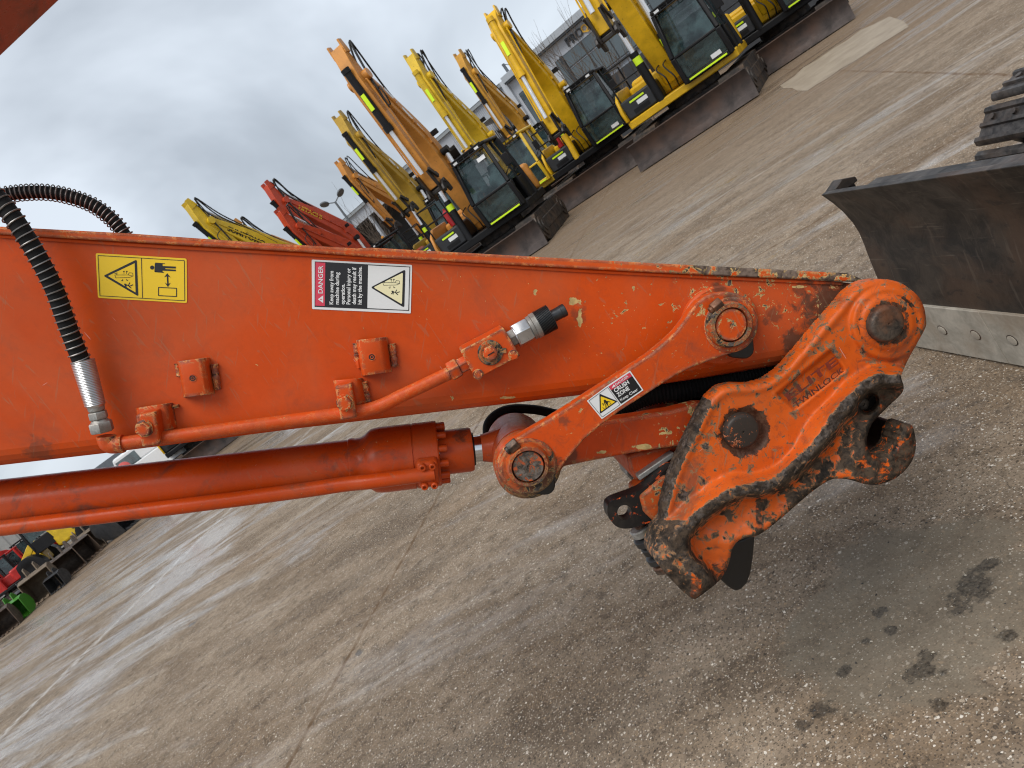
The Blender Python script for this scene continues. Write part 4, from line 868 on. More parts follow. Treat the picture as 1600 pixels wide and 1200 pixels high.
    # pale strip: sheen of a wet streak painted into the colour
    ws = b.math('ABSOLUTE', b.math('ADD', sx.outputs[0], 9.2-0.12)); ws = b.math('MULTIPLY', b.step(b.math('ADD', ws, b.math('MULTIPLY', mid, 0.42)), 0.36, 0.20), b.rng(fin, 0.36, 0.60, 0.85, 0.0)); c = b.mix(ws, c, (0.56, 0.54, 0.51))
    # oil drips and a darker trowelled repair
    def blob(px_, py_, r, asp=1.0):
        g = G(px_, py_); vm = b.n('ShaderNodeMapping'); vm.inputs['Location'].default_value = (-g.x, -g.y, 0); b.l(P, vm.inputs['Vector'])
        ln = b.n('ShaderNodeVectorMath', operation='LENGTH'); b.l(vm.outputs[0], ln.inputs[0])
        return b.step(b.math('ADD', ln.outputs['Value'], b.math('MULTIPLY', b.math('SUBTRACT', fin, 0.5), r*5.5)), r, r*0.5)
    oil = None
    for (x, y, r) in ((1528, 918, 0.055), (1548, 880, 0.03), (1490, 946, 0.045), (1440, 1046, 0.05), (1372, 956, 0.022), (1284, 1108, 0.035), (1352, 1003, 0.02), (1395, 985, 0.018), (1250, 1130, 0.025), (1575, 990, 0.02), (1320, 1050, 0.02), (1470, 1100, 0.025), (880, 640, 0.04), (300, 975, 0.06), (560, 1020, 0.03)):
        m = blob(x, y, r); oil = m if oil is None else b.math('MAXIMUM', oil, m)
    c = b.mix(b.math('MULTIPLY', oil, b.rng(pit, 0.35, 0.62, 0.92, 0.45)), c, (0.020, 0.015, 0.010))
    # mud tracked out from under the parked row
    s2 = b.n('ShaderNodeSeparateXYZ'); b.l(P, s2.inputs[0]); rowd = b.math('ADD', s2.outputs[1], b.math('MULTIPLY', s2.outputs[0], 0.35))
    mudz = b.math('MULTIPLY', b.step(rowd, 9.5, 16.0), b.rng(mid, 0.35, 0.6, 0.25, 1.0)); c = b.mix(b.math('MULTIPLY', mudz, 0.72), c, b.mix(fin, (0.21, 0.135, 0.074), (0.095, 0.062, 0.038)))
    b.setb('Base Color', c)
    wx_ = b.step(s2.outputs[0], -2.0, -6.0)
    wet = b.step(b.math('ADD', b.math('ADD', b.math('MULTIPLY', streak, 0.6), b.math('MULTIPLY', big, 0.4)), b.math('MULTIPLY', wx_, 0.05)), 0.48, 0.60)
    r = b.rng(wet, 0, 1, 0.85, 0.20); r = b.math('ADD', r, b.rng(fin, 0.3, 0.7, -0.1, 0.12)); r = b.math('MULTIPLY', r, b.rng(oil, 0, 1, 1, 0.5))
    b.setb('Roughness', r); b.setb('Specular IOR Level', b.rng(wet, 0, 1, 0.25, 0.75))
    h = b.math('ADD', b.math('MULTIPLY', b.noise(11, 4, 0.70), 0.5), b.math('MULTIPLY', b.noise(85, 2, 0.7), 0.6))
    bq = b.bump(h, 0.6, 0.005); b.l(b.rng(wet, 0, 1, 0.65, 0.16), bq.inputs['Strength']); return b.m
mb = MB(); mb.add([(-500, -80, 0), (500, -80, 0), (500, 900, 0), (-500, 900, 0)], [(0, 1, 2, 3)])
tag(mb.build('ground', ground_mat(), smooth=False), kind='structure')
def conc():
    b = NB('pale_concrete_patch'); n = b.noise(2.5, 7, 0.65, 0.5); f = b.noise(30, 5)
    c = b.mix(b.step(n, 0.3, 0.7), (0.25, 0.195, 0.135), (0.36, 0.295, 0.215)); c = b.mix(b.math('MULTIPLY', b.step(f, 0.5, 0.7), 0.4), c, (0.2, 0.15, 0.1))
    b.setb('Base Color', c); b.setb('Roughness', 0.55); b.bump(f, 0.3, 0.003); return b.m
mb = MB(); mb.add([Vector((p.x, p.y, 0.004)) for p in (G(1219, 134), G(1224, 138), G(1238, 138), G(1246, 142), G(1262, 142), G(1275, 133), G(1296, 121), G(1312, 109), G(1340, 93), G(1372, 72), G(1420, 42), G(1412, 33), G(1390, 26), G(1366, 38), G(1345, 47), G(1322, 64), G(1300, 77), G(1278, 93), G(1255, 106), G(1240, 120))], [tuple(range(20))])
tag(mb.build('pavement_patch', conc(), smooth=False), kind='structure')
# loose grit on the yard
rnd = random.Random(11); mb = MB()
tet = [Vector((1, 0, -0.3)), Vector((-0.6, 0.8, -0.3)), Vector((-0.6, -0.8, -0.3)), Vector((0.1, 0.1, 0.8)), Vector((0.5, 0.55, 0.35)), Vector((-0.65, 0.0, 0.4))]
tf = [(0, 1, 4), (4, 1, 3), (0, 4, 3), (1, 5, 3), (1, 2, 5), (2, 0, 3), (2, 3, 5), (0, 2, 1)]
for i in range(5200):
    x, y = rnd.uniform(-60, 1660), rnd.uniform(380, 1260); d = ray(x, y)
    if d.z > -60: continue
    g = G(x, y)
    if g.y > 9: continue
    r_ = 0.0014+0.0042*rnd.random()**3; a = rnd.uniform(0, 6.28); ca, sa = math.cos(a)*r_, math.sin(a)*r_
    mb.cur = 0 if rnd.random() < 0.55 else (1 if rnd.random() < 0.6 else 2)
    mb.add([Vector((g.x+v.x*ca-v.y*sa*0.7, g.y+v.x*sa+v.y*ca*0.7, r_*0.2+v.z*r_*0.6)) for v in tet], tf)
go = mb.build('grit', [flat('grit_pale', (0.42, 0.38, 0.31), 0.8, var=0.3), flat('grit_brown', (0.16, 0.12, 0.085), 0.8, var=0.3), flat('grit_dark', (0.04, 0.036, 0.033), 0.7)], smooth=False)
tag(go, 'fine loose grit and small stones scattered over the yard concrete', 'grit', kind='stuff')

# ================================================================== background machines
link.local = True
def bgpaint(name, col, rough=0.36): 
    b = NB(name); b.setb('Specular IOR Level', 0.22 if max(col) < 0.1 else 0.4); n = b.noise(3.0, 5, 0.6, 0.4); f = b.noise(22, 5, 0.65)
    c = b.mix(b.step(n, 0.35, 0.68), tuple(x*0.84 for x in col), tuple(min(1, x*1.08) for x in col)); c = b.mix(b.math('MULTIPLY', b.step(f, 0.60, 0.70), 0.55), c, (0.05, 0.04, 0.03))
    b.setb('Base Color', c); b.setb('Roughness', b.rng(n, 0.3, 0.7, rough-0.06, rough+0.1)); return b.m
Y1 = bgpaint('paint_bright_yellow', (0.72, 0.42, 0.008)); Y2 = bgpaint('paint_lemon_yellow', (0.66, 0.44, 0.02)); Y3 = bgpaint('paint_ochre', (0.47, 0.29, 0.035))
O1 = bgpaint('paint_tan_orange', (0.58, 0.245, 0.045)); O2 = bgpaint('paint_amber', (0.56, 0.285, 0.035)); R1 = bgpaint('paint_red_orange', (0.48, 0.055, 0.018)); R2 = bgpaint('paint_red', (0.50, 0.025, 0.02))
BK = bgpaint('paint_black', (0.011, 0.011, 0.012), 0.42); DG = bgpaint('paint_dark_grey', (0.034, 0.036, 0.039), 0.45); HO = flat('hose_black', (0.012, 0.012, 0.012), 0.5); SIL = flat('bright_rod', (0.75, 0.76, 0.78), 0.25, 0.6, var=0.05)
TRK = steel('muddy_track', (0.014, 0.012, 0.011), (0.055, 0.044, 0.036), 0.6, 0.2, (0.12, 0.075, 0.045), 0.6, 9); BLD = steel('rusty_blade', (0.020, 0.014, 0.012), (0.050, 0.033, 0.027), 0.68, 0.0, (0.070, 0.034, 0.019), 0.8, 3)
LIME = flat('reflective_lime', (0.66, 0.92, 0.02), 0.3, var=0.04); WHT = flat('white_plate', (0.74, 0.75, 0.75), 0.4, var=0.05); GUN = flat('oily_steel', (0.035, 0.03, 0.027), 0.45, 0.3, var=0.5, scale=20); SEAT = flat('seat_cloth', (0.16, 0.16, 0.16), 0.8); RED = flat('red_extinguisher', (0.42, 0.02, 0.025), 0.3)
def glass_mat():
    b = NB('cab_glass'); n = b.noise(1.8, 4, 0.65, 0.8); b.setb('Base Color', b.mix(b.step(n, 0.35, 0.65), (0.012, 0.022, 0.024), (0.060, 0.105, 0.110))); b.setb('Roughness', 0.05); b.setb('Alpha', 0.60); b.setb('Specular IOR Level', 0.9); return b.m  # patchy teal in the base colour stands in for reflected sky
GL = glass_mat(); SY0 = flat('beacon_amber', (0.6, 0.25, 0.02), 0.3)
def side_profile(cl, hs):                        # closed outline in the (y, z) plane round a centre line
    P = [Vector((a[0], a[1])) for a in cl]; up_, dn = [], []
    for i, p in enumerate(P):
        d = (P[min(i+1, len(P)-1)]-P[max(i-1, 0)]).normalized(); n = Vector((-d.y, d.x)); up_.append(p+n*hs[i]*0.5); dn.append(p-n*hs[i]*0.5)
    return up_+dn[::-1]
def ext_x(mb, out, x0, x1): return mb.extrude([(x0, p[0], p[1]) for p in out], (x1-x0, 0, 0))
def P3(x, p): return Vector((x, p.x, p.y))
def excavator(label, loc, fdir, s, col, th=70, ph=4, Lb=5.4, La=2.9, blade=True, cabm=None, skirt=None, rails=True, txt=None, txtm=None, coup=True, lod=1, boomcol=None, armrear=0.85, group=None, barrel=None, plate=None, wx=1.0, ext=False, decal=()):
    root = empty('excavator', loc, math.atan2(-fdir[0], fdir[1])); root.scale = (s*wx, s, s); tag(root, label, 'excavator', group)
    cabm = cabm or BK; skirt = skirt or BK; bc = boomcol or col; barrel = barrel or BK; B = lambda mb, n, m, p=None, **k: mb.build(n, m, p or root, **k)
    # crawler tracks
    for sx in (-1, 1):
        out = []; n = 46; r_ = 0.37; Ls = 2.75; per = 2*Ls+2*math.pi*r_
        for k in range(n*2):
            t = per*k/(n*2); g = 0.028 if k % 2 else 0.0
            if t < Ls: p, nn = (Ls/2-t, 0.02+2*r_), (0, 1)
            elif t < Ls+math.pi*r_: a = (t-Ls)/r_; nn = (-math.sin(a), math.cos(a)); p = (-Ls/2+nn[0]*r_, 0.02+r_+nn[1]*r_)
            elif t < 2*Ls+math.pi*r_: p, nn = (-Ls/2+t-Ls-math.pi*r_, 0.02), (0, -1)
            else: a = (t-2*Ls-math.pi*r_)/r_; nn = (math.sin(a), -math.cos(a)); p = (Ls/2+nn[0]*r_, 0.02+r_+nn[1]*r_)
            out.append((p[0]+nn[0]*g, p[1]+nn[1]*g+0.0))
        mb = MB(); ext_x(mb, [(a, max(0.0, z)) for a, z in out], sx*0.98-0.26, sx*0.98+0.26); tr = B(mb, 'track', TRK)
        mb = MB(); mb.box((sx*1.245, 0, 0.40), (0.05, 2.5, 0.30)); B(mb, 'track_frame', TRK, tr, bevel=0.02)
        for yy in (-Ls/2, Ls/2):
            mb = MB(); mb.lathe((sx*1.24, yy, 0.39), (sx, 0, 0), [(0, 0.27), (0.03, 0.27), (0.035, 0.15), (0.06, 0.15)], 20); B(mb, 'sprocket', TRK, tr)
    mb = MB(); mb.box((0, 0, 0.55), (1.5, 1.7, 0.42)); mb.cyl((0, 0, 0.7), (0, 0, 0.98), 0.6, 28); B(mb, 'undercarriage', TRK, bevel=0.03)
    if blade:
        pr = [(2.12, 0.70), (2.06, 0.60), (2.03, 0.46), (2.04, 0.30), (2.09, 0.16), (2.15, 0.05), (2.11, 0.05), (2.03, 0.16), (1.97, 0.30), (1.96, 0.50), (2.0, 0.66), (2.07, 0.72)]
        mb = MB(); ext_x(mb, pr, -1.3, 1.3); bl = B(mb, 'dozer_blade', BLD, bevel=0.008)
        mb = MB(); ext_x(mb, [(2.10, 0.19), (2.175, 0.03), (2.145, 0.03), (2.075, 0.19)], -1.3, 1.3); B(mb, 'cutting_edge', BLD, bl)
        for x in (-0.45, 0.45): mb = MB(); mb.beam((x, 0.8, 0.45), (x, 1.98, 0.36), 0.14, 0.18); B(mb, 'blade_arm', BLD, bevel=0.01)
    # turning deck, counterweight, covers
    plan = [(-1.22, 1.25), (1.22, 1.25), (1.22, -0.9), (1.0, -1.45), (0.5, -1.72), (-0.5, -1.72), (-1.0, -1.45), (-1.22, -0.9)]
    mb = MB(); mb.extrude([(x, y, 0.96) for x, y in plan], (0, 0, 0.2)); B(mb, 'deck', skirt, bevel=0.03)
    mb = MB(); mb.extrude([(x, y, 1.165) for x, y in [(-1.2, -0.75), (1.2, -0.75), (1.2, -0.95), (0.98, -1.5), (0.5, -1.75), (-0.5, -1.75), (-0.98, -1.5), (-1.2, -0.95)]], (0, 0, 0.8)); B(mb, 'counterweight', col, bevel=0.1, seg=3)
    mb = MB(); mb.box((0.15, -0.3, 1.5), (1.9, 0.9, 0.66)); B(mb, 'engine_cover', col, bevel=0.06)
    mb = MB(); mb.box((0.82, 0.62, 1.42), (0.72, 1.15, 0.50)); sb = B(mb, 'side_box', DG, bevel=0.05)
    mb = MB(); mb.extrude([(1.16, 1.30, 1.17), (1.16, 1.34, 1.45), (1.16, 1.18, 1.78), (1.16, 0.8, 1.95), (1.16, -0.3, 1.95), (1.16, -0.3, 1.17)], (0.07, 0, 0)); B(mb, 'side_panel', col, bevel=0.03)
    mb = MB(); mb.box((0.8, 1.2, 1.30), (0.36, 0.012, 0.10)); B(mb, 'grille', BK, sb); mb = MB(); mb.box((0.80, 1.203, 1.56), (0.34, 0.012, 0.045)); B(mb, 'reflective_strip', LIME, sb)
    mb = MB(); mb.box((0.72, 1.203, 1.45), (0.24, 0.012, 0.10)); B(mb, 'warning_plate', WHT, sb)
    if rails and lod:
        mb = MB()
        for x in (0.50, 1.15): mb.tube([(x, 1.1, 1.6), (x, 1.1, 2.5)], 0.02, 6)
        for z in (2.08, 2.5): mb.tube([(0.50, 1.1, z), (1.15, 1.1, z), (1.15, -0.4, z)], 0.02, 6)
        mb.tube([(1.15, -0.4, 1.7), (1.15, -0.4, 2.5)], 0.02, 6); B(mb, 'handrail', BK)
        if ext: mb = MB(); mb.lathe((0.85, 0.2, 1.7), (0, 0, 1), [(0, 0.085), (0.42, 0.085), (0.47, 0.03), (0.52, 0.03)], 14); B(mb, 'fire_extinguisher', RED)
    # cab: posts, panels and panes
    xl, xr, tl, tr_ = -1.19, -0.22, -1.11, -0.28; yb, yf0, yf1, yt = -0.05, 1.42, 1.50, 1.22; z0, z1, z2 = 1.12, 1.78, 2.86
    mb = MB()
    for (x, tx) in ((xl, tl), (xr, tr_)):
        mb.beam((x, yf0, z0), (x*0.97+tx*0.03, yf1, z1), 0.10, 0.12); mb.beam((x*0.97+tx*0.03, yf1, z1), (tx, yt, z2), 0.09, 0.12); mb.beam((x, yb, z0), (tx, yb+0.05, z2), 0.12, 0.14); mb.beam((x, 0.62, z0), (tx, 0.60, z2), 0.06, 0.08)
    mb.beam((xl, yf1, z1), (xr, yf1, z1), 0.05, 0.07); mb.beam((xl, yf0, z0+0.05), (xr, yf0, z0+0.05), 0.1, 0.12); mb.box((-0.70, 0.7, z0+0.02), (0.98, 1.5, 0.08)); mb.box((-0.70, yb, 1.55), (0.9, 0.06, 0.8))
    mb.box((xl+0.01, 0.25, 1.45), (0.05, 0.7, 0.6)); mb.box((xr-0.01, 0.68, 1.35), (0.05, 1.4, 0.42)); cab = B(mb, 'cab', cabm, bevel=0.02)
    mb = MB(); mb.extrude([(tl-0.05, yb-0.08, z2), (tr_+0.05, yb-0.08, z2), (tr_+0.05, 1.25, z2), (tr_-0.08, 1.36, z2), (tl+0.08, 1.36, z2), (tl-0.05, 1.25, z2)], (0, 0, 0.10)); B(mb, 'roof', cabm, cab, bevel=0.04, seg=3)
    e_ = 0.05
    def pane(pts): mb = MB(); mb.extrude([Vector(p) for p in pts], (0.004, -0.012, 0)); B(mb, 'window', GL, cab, smooth=False)
    pane([(xl+e_, yf1+0.012, z1+0.03), (xr-e_, yf1+0.012, z1+0.03), (tr_-e_, yt+0.03, z2-0.05), (tl+e_, yt+0.03, z2-0.05)]); pane([(xl+e_, yf0+0.012, z0+0.12), (xr-e_, yf0+0.012, z0+0.12), (xr-e_, yf1+0.012, z1-0.04), (xl+e_, yf1+0.012, z1-0.04)])
    for (x, tx) in ((xl, tl), (xr, tr_)):
        pane([(x, yf1-0.08, z1), (tx, yt-0.06, z2-0.05), (tx, 0.65, z2-0.05), (x, 0.66, z1)]); pane([(x, 0.57, z1), (tx, 0.56, z2-0.05), (tx, yb+0.12, z2-0.05), (x, yb+0.08, z1)])
    mb = MB(); mb.box((-0.7, 0.45, 1.52), (0.5, 0.5, 0.14)); mb.extrude([(-0.95, 0.25, 1.58), (-0.97, 0.16, 2.05), (-0.86, 0.13, 2.2), (-0.82, 0.12, 2.42), (-0.58, 0.12, 2.42), (-0.54, 0.13, 2.2), (-0.43, 0.16, 2.05), (-0.45, 0.25, 1.58)], (0, -0.1, 0)); B(mb, 'seat', SEAT, cab, bevel=0.04)
    if lod:
        mb = MB()
        for k in range(6): mb.tube([(tl+0.05+k*0.145, 1.36, z2+0.07), (tl+0.05+k*0.145, 1.45, z2-0.02)], 0.014, 5)
        mb.tube([(tl, 1.45, z2-0.02), (tr_, 1.45, z2-0.02)], 0.018, 6); mb.tube([(tl, 1.38, z2+0.10), (tr_, 1.38, z2+0.10)], 0.018, 6); B(mb, 'roof_guard', BK, cab)
        for x in (tl+0.12, tr_-0.12): mb = MB(); mb.box((x, 1.40, z2+0.03), (0.13, 0.06, 0.08)); wl = B(mb, 'work_light', BK, cab, bevel=0.01); mb = MB(); mb.box((x, 1.432, z2+0.03), (0.10, 0.008, 0.055)); B(mb, 'lens', WHT, cab)
        mb = MB(); mb.box((-1.38, 1.35, 2.25), (0.16, 0.05, 0.30)); mb.tube([(-1.38, 1.34, 2.1), (-1.2, 1.4, 1.95)], 0.015, 5); B(mb, 'mirror', BK, cab, bevel=0.02)
        mb = MB(); mb.box((xl-0.04, 0.35, 1.95), (0.03, 0.30, 0.04)); B(mb, 'door_handle', BK, cab)
        mb = MB(); mb.box((-0.70, yf0+0.075, z0+0.05), (0.80, 0.012, 0.04)); B(mb, 'reflective_strip', LIME, cab)
    if plate:
        mb = MB(); mb.box((-0.93, yf1-0.13 if plate == 'top' else yf0+0.06, 2.62 if plate == 'top' else 1.30), (0.20, 0.012, 0.10), Matrix.Rotation(R(14 if plate == 'top' else -6), 3, 'X')); pl_ = B(mb, 'number_plate', WHT, cab)
    mb = MB(); mb.box((-0.1, 1.262, 1.06), (2.3, 0.02, 0.16)); B(mb, 'front_skirt', col if skirt is BK else skirt, bevel=0.005) if skirt is not BK else None
    # boom
    Fp = Vector((0.62, 1.50)); d = Vector((math.cos(R(th)), math.sin(R(th)))); n = Vector((-d.y, d.x)); bx0, bx1 = -0.10, 0.27
    cl = [Fp-d*0.1, Fp+d*0.25*Lb+n*0.05*Lb, Fp+d*0.42*Lb+n*0.105*Lb, Fp+d*0.55*Lb+n*0.105*Lb, Fp+d*0.78*Lb+n*0.055*Lb, Fp+d*Lb]
    cl2 = [(v.x, v.y) for v in spline([Vector((c_.x, c_.y, 0)) for c_ in cl], 4)]; m = len(cl2); hs = [0.34+0.36*math.sin(math.pi*min(1, (i/(m-1))*1.02))**0.8 - 0.04*(i/(m-1)) for i in range(m)]
    mb = MB(); ext_x(mb, side_profile(cl2, hs), bx0, bx1); bo = B(mb, 'boom', bc, bevel=0.018)
    Tp = Fp+d*Lb; mb = MB(); mb.cyl((bx0-0.08, Tp.x, Tp.y), (bx1+0.08, Tp.x, Tp.y), 0.13, 18); B(mb, 'boom_pin', bc, bo)
    K1 = cl[2]-n*0.02*Lb; Bf = Vector((1.18, 1.12))
    for x in (bx0-0.13, bx1+0.13):
        v = K1-Bf; mb = MB(); mb.cyl(P3(x, Bf), P3(x, Bf+v*0.52), 0.085, 14); bcy = B(mb, 'boom_cylinder', barrel); mb = MB(); mb.cyl(P3(x, Bf+v*0.50), P3(x, K1), 0.052, 12); B(mb, 'rod', SIL, bcy)
        mb = MB(); mb.cyl(P3(x, K1-v*0.02)-Vector((0.09, 0, 0)), P3(x, K1-v*0.02)+Vector((0.09, 0, 0)), 0.10, 12); B(mb, 'rod_eye', barrel, bcy)
        mb = MB(); mb.cyl(P3(x, Bf+v*0.40), P3(x, Bf+v*0.47), 0.088, 14); B(mb, 'reflective_strip', LIME, bcy)
    # arm
    ad = Vector((math.sin(R(ph)), -math.cos(R(ph)))); an = Vector((-ad.y, ad.x))       # an points forward (away from the boom)
    rear = Tp-ad*armrear; tip = Tp+ad*La
    cl = [rear, Tp-ad*0.3+an*0.06, Tp+an*0.10, Tp+ad*0.5*La+an*0.05, tip]; hs = [0.20, 0.42, 0.52, 0.40, 0.24]
    mb = MB(); ext_x(mb, side_profile([(q.x, q.y) for q in cl], hs), bx0+0.04, bx1-0.04); ar = B(mb, 'arm', bc, bevel=0.015)
    for x in (bx0+0.02, bx1-0.06): mb = MB(); mb.extrude([P3(x, q) for q in (rear-ad*0.14+an*0.08, rear-ad*0.14-an*0.1, rear+ad*0.2-an*0.16, rear+ad*0.2+an*0.12)], (0.04, 0, 0)); B(mb, 'clevis', bc, ar)
    a0 = cl[1]+an*0.34; a1 = tip-ad*0.42+an*0.30; v = a1-a0; xm = (bx0+bx1)/2
    mb = MB(); mb.cyl(P3(xm, a0), P3(xm, a0+v*0.55), 0.082, 14); bk = B(mb, 'bucket_cylinder', barrel); mb = MB(); mb.cyl(P3(xm, a0+v*0.5), P3(xm, a1), 0.048, 12); B(mb, 'rod', SIL, bk)
    mb = MB(); mb.box(P3(xm, a0+v*0.30+an*0.083), (0.09, 0.02, 0.42), Matrix.Rotation(R(ph), 3, 'X')); B(mb, 'reflective_strip', LIME, bk)
    mb = MB(); mb.cyl(P3(xm, a0+v*0.52), P3(xm, a0+v*0.58), 0.10, 14); B(mb, 'gland', barrel, bk); mb = MB(); mb.cyl(P3(xm, a0-v*0.01), P3(xm, a0+v*0.03), 0.10, 14); B(mb, 'end_cap', barrel, bk)
    # linkage and coupler
    for x in (bx0-0.02, bx1-0.02): mb = MB(); mb.extrude([P3(x, q) for q in (a1+an*0.07, a1-an*0.02-ad*0.05, tip-ad*0.28+an*0.02, tip-ad*0.2-an*0.04, tip-ad*0.14+an*0.06)], (0.04, 0, 0)); B(mb, 'link', bc if not coup else GUN, ar)
    for x in (bx0+0.03, bx1-0.07): mb = MB(); mb.extrude([P3(x, q) for q in (a1+an*0.06, a1-an*0.07, tip+ad*0.10+an*0.12, tip+ad*0.18+an*0.2, tip+ad*0.05+an*0.27)], (0.04, 0, 0)); B(mb, 'link', GUN, ar)
    if coup:
        for x in (bx0-0.05, bx1-0.02):
            mb = MB(); ext_x(mb, [(q.x, q.y) for q in (tip-an*0.10-ad*0.08, tip+an*0.10-ad*0.06, tip+an*0.26+ad*0.05, tip+an*0.30+ad*0.16, tip+an*0.22+ad*0.24, tip+an*0.15+ad*0.15, tip+an*0.02+ad*0.18, tip-an*0.06+ad*0.30, tip-an*0.20+ad*0.27, tip-an*0.19+ad*0.10)], x, x+0.06); B(mb, 'coupler_plate', GUN, bevel=0.012)
        mb = MB(); mb.cyl(P3(bx0-0.07, tip), P3(bx1+0.07, tip), 0.06, 12); B(mb, 'coupler_pin', GUN); mb = MB(); mb.box(P3(xm, tip+an*0.03+ad*0.10), (0.34, 0.22, 0.10)); B(mb, 'coupler_body', GUN, bevel=0.02)
    # arm cylinder on the boom back and hoses
    c0 = Fp+d*0.45*Lb+n*0.20*Lb; c1_ = rear-ad*0.02-an*0.02; v = c1_-c0
    mb = MB(); mb.cyl(P3(xm, c0), P3(xm, c0+v*0.6), 0.09, 14); ac = B(mb, 'arm_cylinder', bc); mb = MB(); mb.cyl(P3(xm, c0+v*0.55), P3(xm, c1_), 0.055, 12); B(mb, 'rod', SIL, ac)
    if lod:
        rr_ = random.Random(int(loc[0]*100)+7)
        for k in range(rr_.choice((2, 3, 4))):
            x = bx0+0.02+0.09*k+rr_.uniform(-0.03, 0.03); w_ = rr_.uniform(-0.1, 0.25)
            pts = [P3(x, Fp+d*0.60*Lb+n*(0.13*Lb+0.02)), P3(x, Fp+d*0.82*Lb+n*(0.085*Lb+0.1)), P3(x-0.05, Tp-d*0.1+n*(0.42+w_)), P3(x-0.1-0.1*(k % 2), rear-an*(0.22+w_)), P3(x-0.06, Tp-ad*0.25-an*0.1), P3(bx0-0.03, Tp+ad*0.3), P3(bx0+0.0, Tp+ad*0.9+an*0.05)]
            mb = MB(); mb.tube(spline(pts, 5), 0.022, 6); B(mb, 'hose', HO)
        for x, sg in ((bx0-0.015, -1), (bx1+0.015, 1)):
            mb = MB(); off_ = 0.10 if sg > 0 else -0.05
            mb.tube([P3(x, Fp+d*0.1*Lb+n*(0.02*Lb+off_)), P3(x, Fp+d*0.4*Lb+n*(0.10*Lb+off_)), P3(x, Fp+d*0.55*Lb+n*(0.105*Lb+off_)), P3(x, Fp+d*0.95*Lb+n*(0.02*Lb+off_))], 0.022, 6); B(mb, 'steel_pipe', bc, bo)
            for f_ in (0.2, 0.35, 0.5, 0.65, 0.8):
                mb = MB(); q = Fp+d*f_*Lb+n*((0.05+0.055*math.sin(math.pi*f_))*Lb*0.9+off_*0.9); mb.box(P3(x, q), (0.05, 0.09, 0.09)); B(mb, 'pipe_clip', bc, bo)
        for x in (bx0-0.02, bx1-0.0): mb = MB(); mb.tube([P3(x, Tp+ad*0.1+an*0.2), P3(x, Tp+ad*0.7*La+an*0.14), P3(x, tip-ad*0.3+an*0.1)], 0.018, 6); B(mb, 'steel_pipe', bc, ar)
        if rr_.random() < 0.6: mb = MB(); mb.tube([(0.55, -0.45, 1.8), (0.55, -0.45, 2.25), (0.55, -0.6, 2.35)], 0.05, 10); B(mb, 'exhaust_pipe', GUN)
        if rr_.random() < 0.6: mb = MB(); mb.lathe((-0.45, 0.2, 2.96), (0, 0, 1), [(0, 0.07), (0.1, 0.065), (0.13, 0.03)], 12); B(mb, 'beacon', SY0, cab)
        if rr_.random() < 0.7:
            x = rr_.choice((0.9, 1.3)); mb = MB(); mb.tube(spline([P3(bx0-0.05, Tp+ad*0.4), P3(bx0-0.25, Tp+ad*0.5+an*0.5), P3(bx0-0.2, Tp+ad*x+an*0.45), P3(bx0-0.02, Tp+ad*(x-0.1)+an*0.12)], 6), 0.016, 6); B(mb, 'hose', HO, ar)
        q = Fp+d*0.52*Lb+n*0.12*Lb; mb = MB(); mb.box(P3(bx0-0.16, q), (0.16, 0.10, 0.13)); B(mb, 'work_light', BK, bo, bevel=0.01)
        for k in range(2):
            x = -0.02+0.16*k; mb = MB(); mb.tube(spline([(x, 1.15, 1.2), (x-0.05, 1.36, 1.45+0.1*k), (x+0.06, 1.18, 1.8), (x, 0.85, 1.9)], 6), 0.016, 6); B(mb, 'hose', HO)
    if decal:
        for f_ in decal:
            q0 = Fp+d*(f_*Lb)+n*((0.055+0.05*math.sin(math.pi*f_))*Lb); q1 = Fp+d*((f_+0.10)*Lb)+n*((0.055+0.05*math.sin(math.pi*(f_+0.1)))*Lb); t_ = (q1-q0).normalized(); m_ = Vector((-t_.y, t_.x))
            mb = MB(); mb.extrude([P3(bx0-0.006, q) for q in (q0-m_*0.05, q1-m_*0.05, q1+m_*0.05, q0+m_*0.05)], (0.004, 0, 0)); B(mb, 'decal', WHT, bo, smooth=False)
    if txt:
        sz = 0.26; o_ = Fp+d*(0.90*Lb)+n*(0.02*Lb); dn = (Fp+d*0.55*Lb+n*0.10*Lb)-o_; dn.normalize(); yv = Vector((-dn.y, dn.x))
        xd = Vector((0, dn.x, dn.y)); yd = Vector((0, yv.x, yv.y))
        if xd.cross(yd).x > 0: yd = -yd
        text_mesh('lettering', txt, txtm or BK, bo, Vector((bx0-0.012, o_.x, o_.y))-yd*0.1, xd, yd, sz, 0.004, 0.02)
    return root
def place(px_, py_, D): d = ray(px_, py_); k = D/math.hypot(d.x, d.y); return (d.x*k, d.y*k, 0.0)
excavator('yellow excavator cut off by the top edge, long rusty blade furthest right in the row', (11.3, 20.0, 0), (-0.554, -0.832), 0.92, Y1, th=62, Lb=5.4, rails=True, wx=1.22)
excavator('bright yellow excavator under the top edge with grey seat behind its cab window', (7.75, 18.6, 0), (-0.564, -0.826), 0.94, Y1, th=64, ph=12, Lb=5.4, La=3.4, skirt=Y1, plate='low', wx=1.24)
excavator('yellow excavator with double folded boom and bent hose loop, beside the sign building', (6.25, 22.7, 0), (-0.508, -0.861), 0.93, Y1, th=72, ph=14, Lb=4.0, La=3.3, barrel=Y1, plate='low', armrear=0.55, wx=1.18, ext=True)
excavator('lemon yellow excavator with yellow cab standing behind the black-cabbed orange one', (4.25, 25.2, 0), (-0.502, -0.865), 0.92, Y2, th=72, ph=2, Lb=4.65, La=2.9, cabm=Y2, skirt=Y2, blade=False, barrel=Y2, coup=False, wx=1.1, decal=(0.45, 0.6, 0.75))
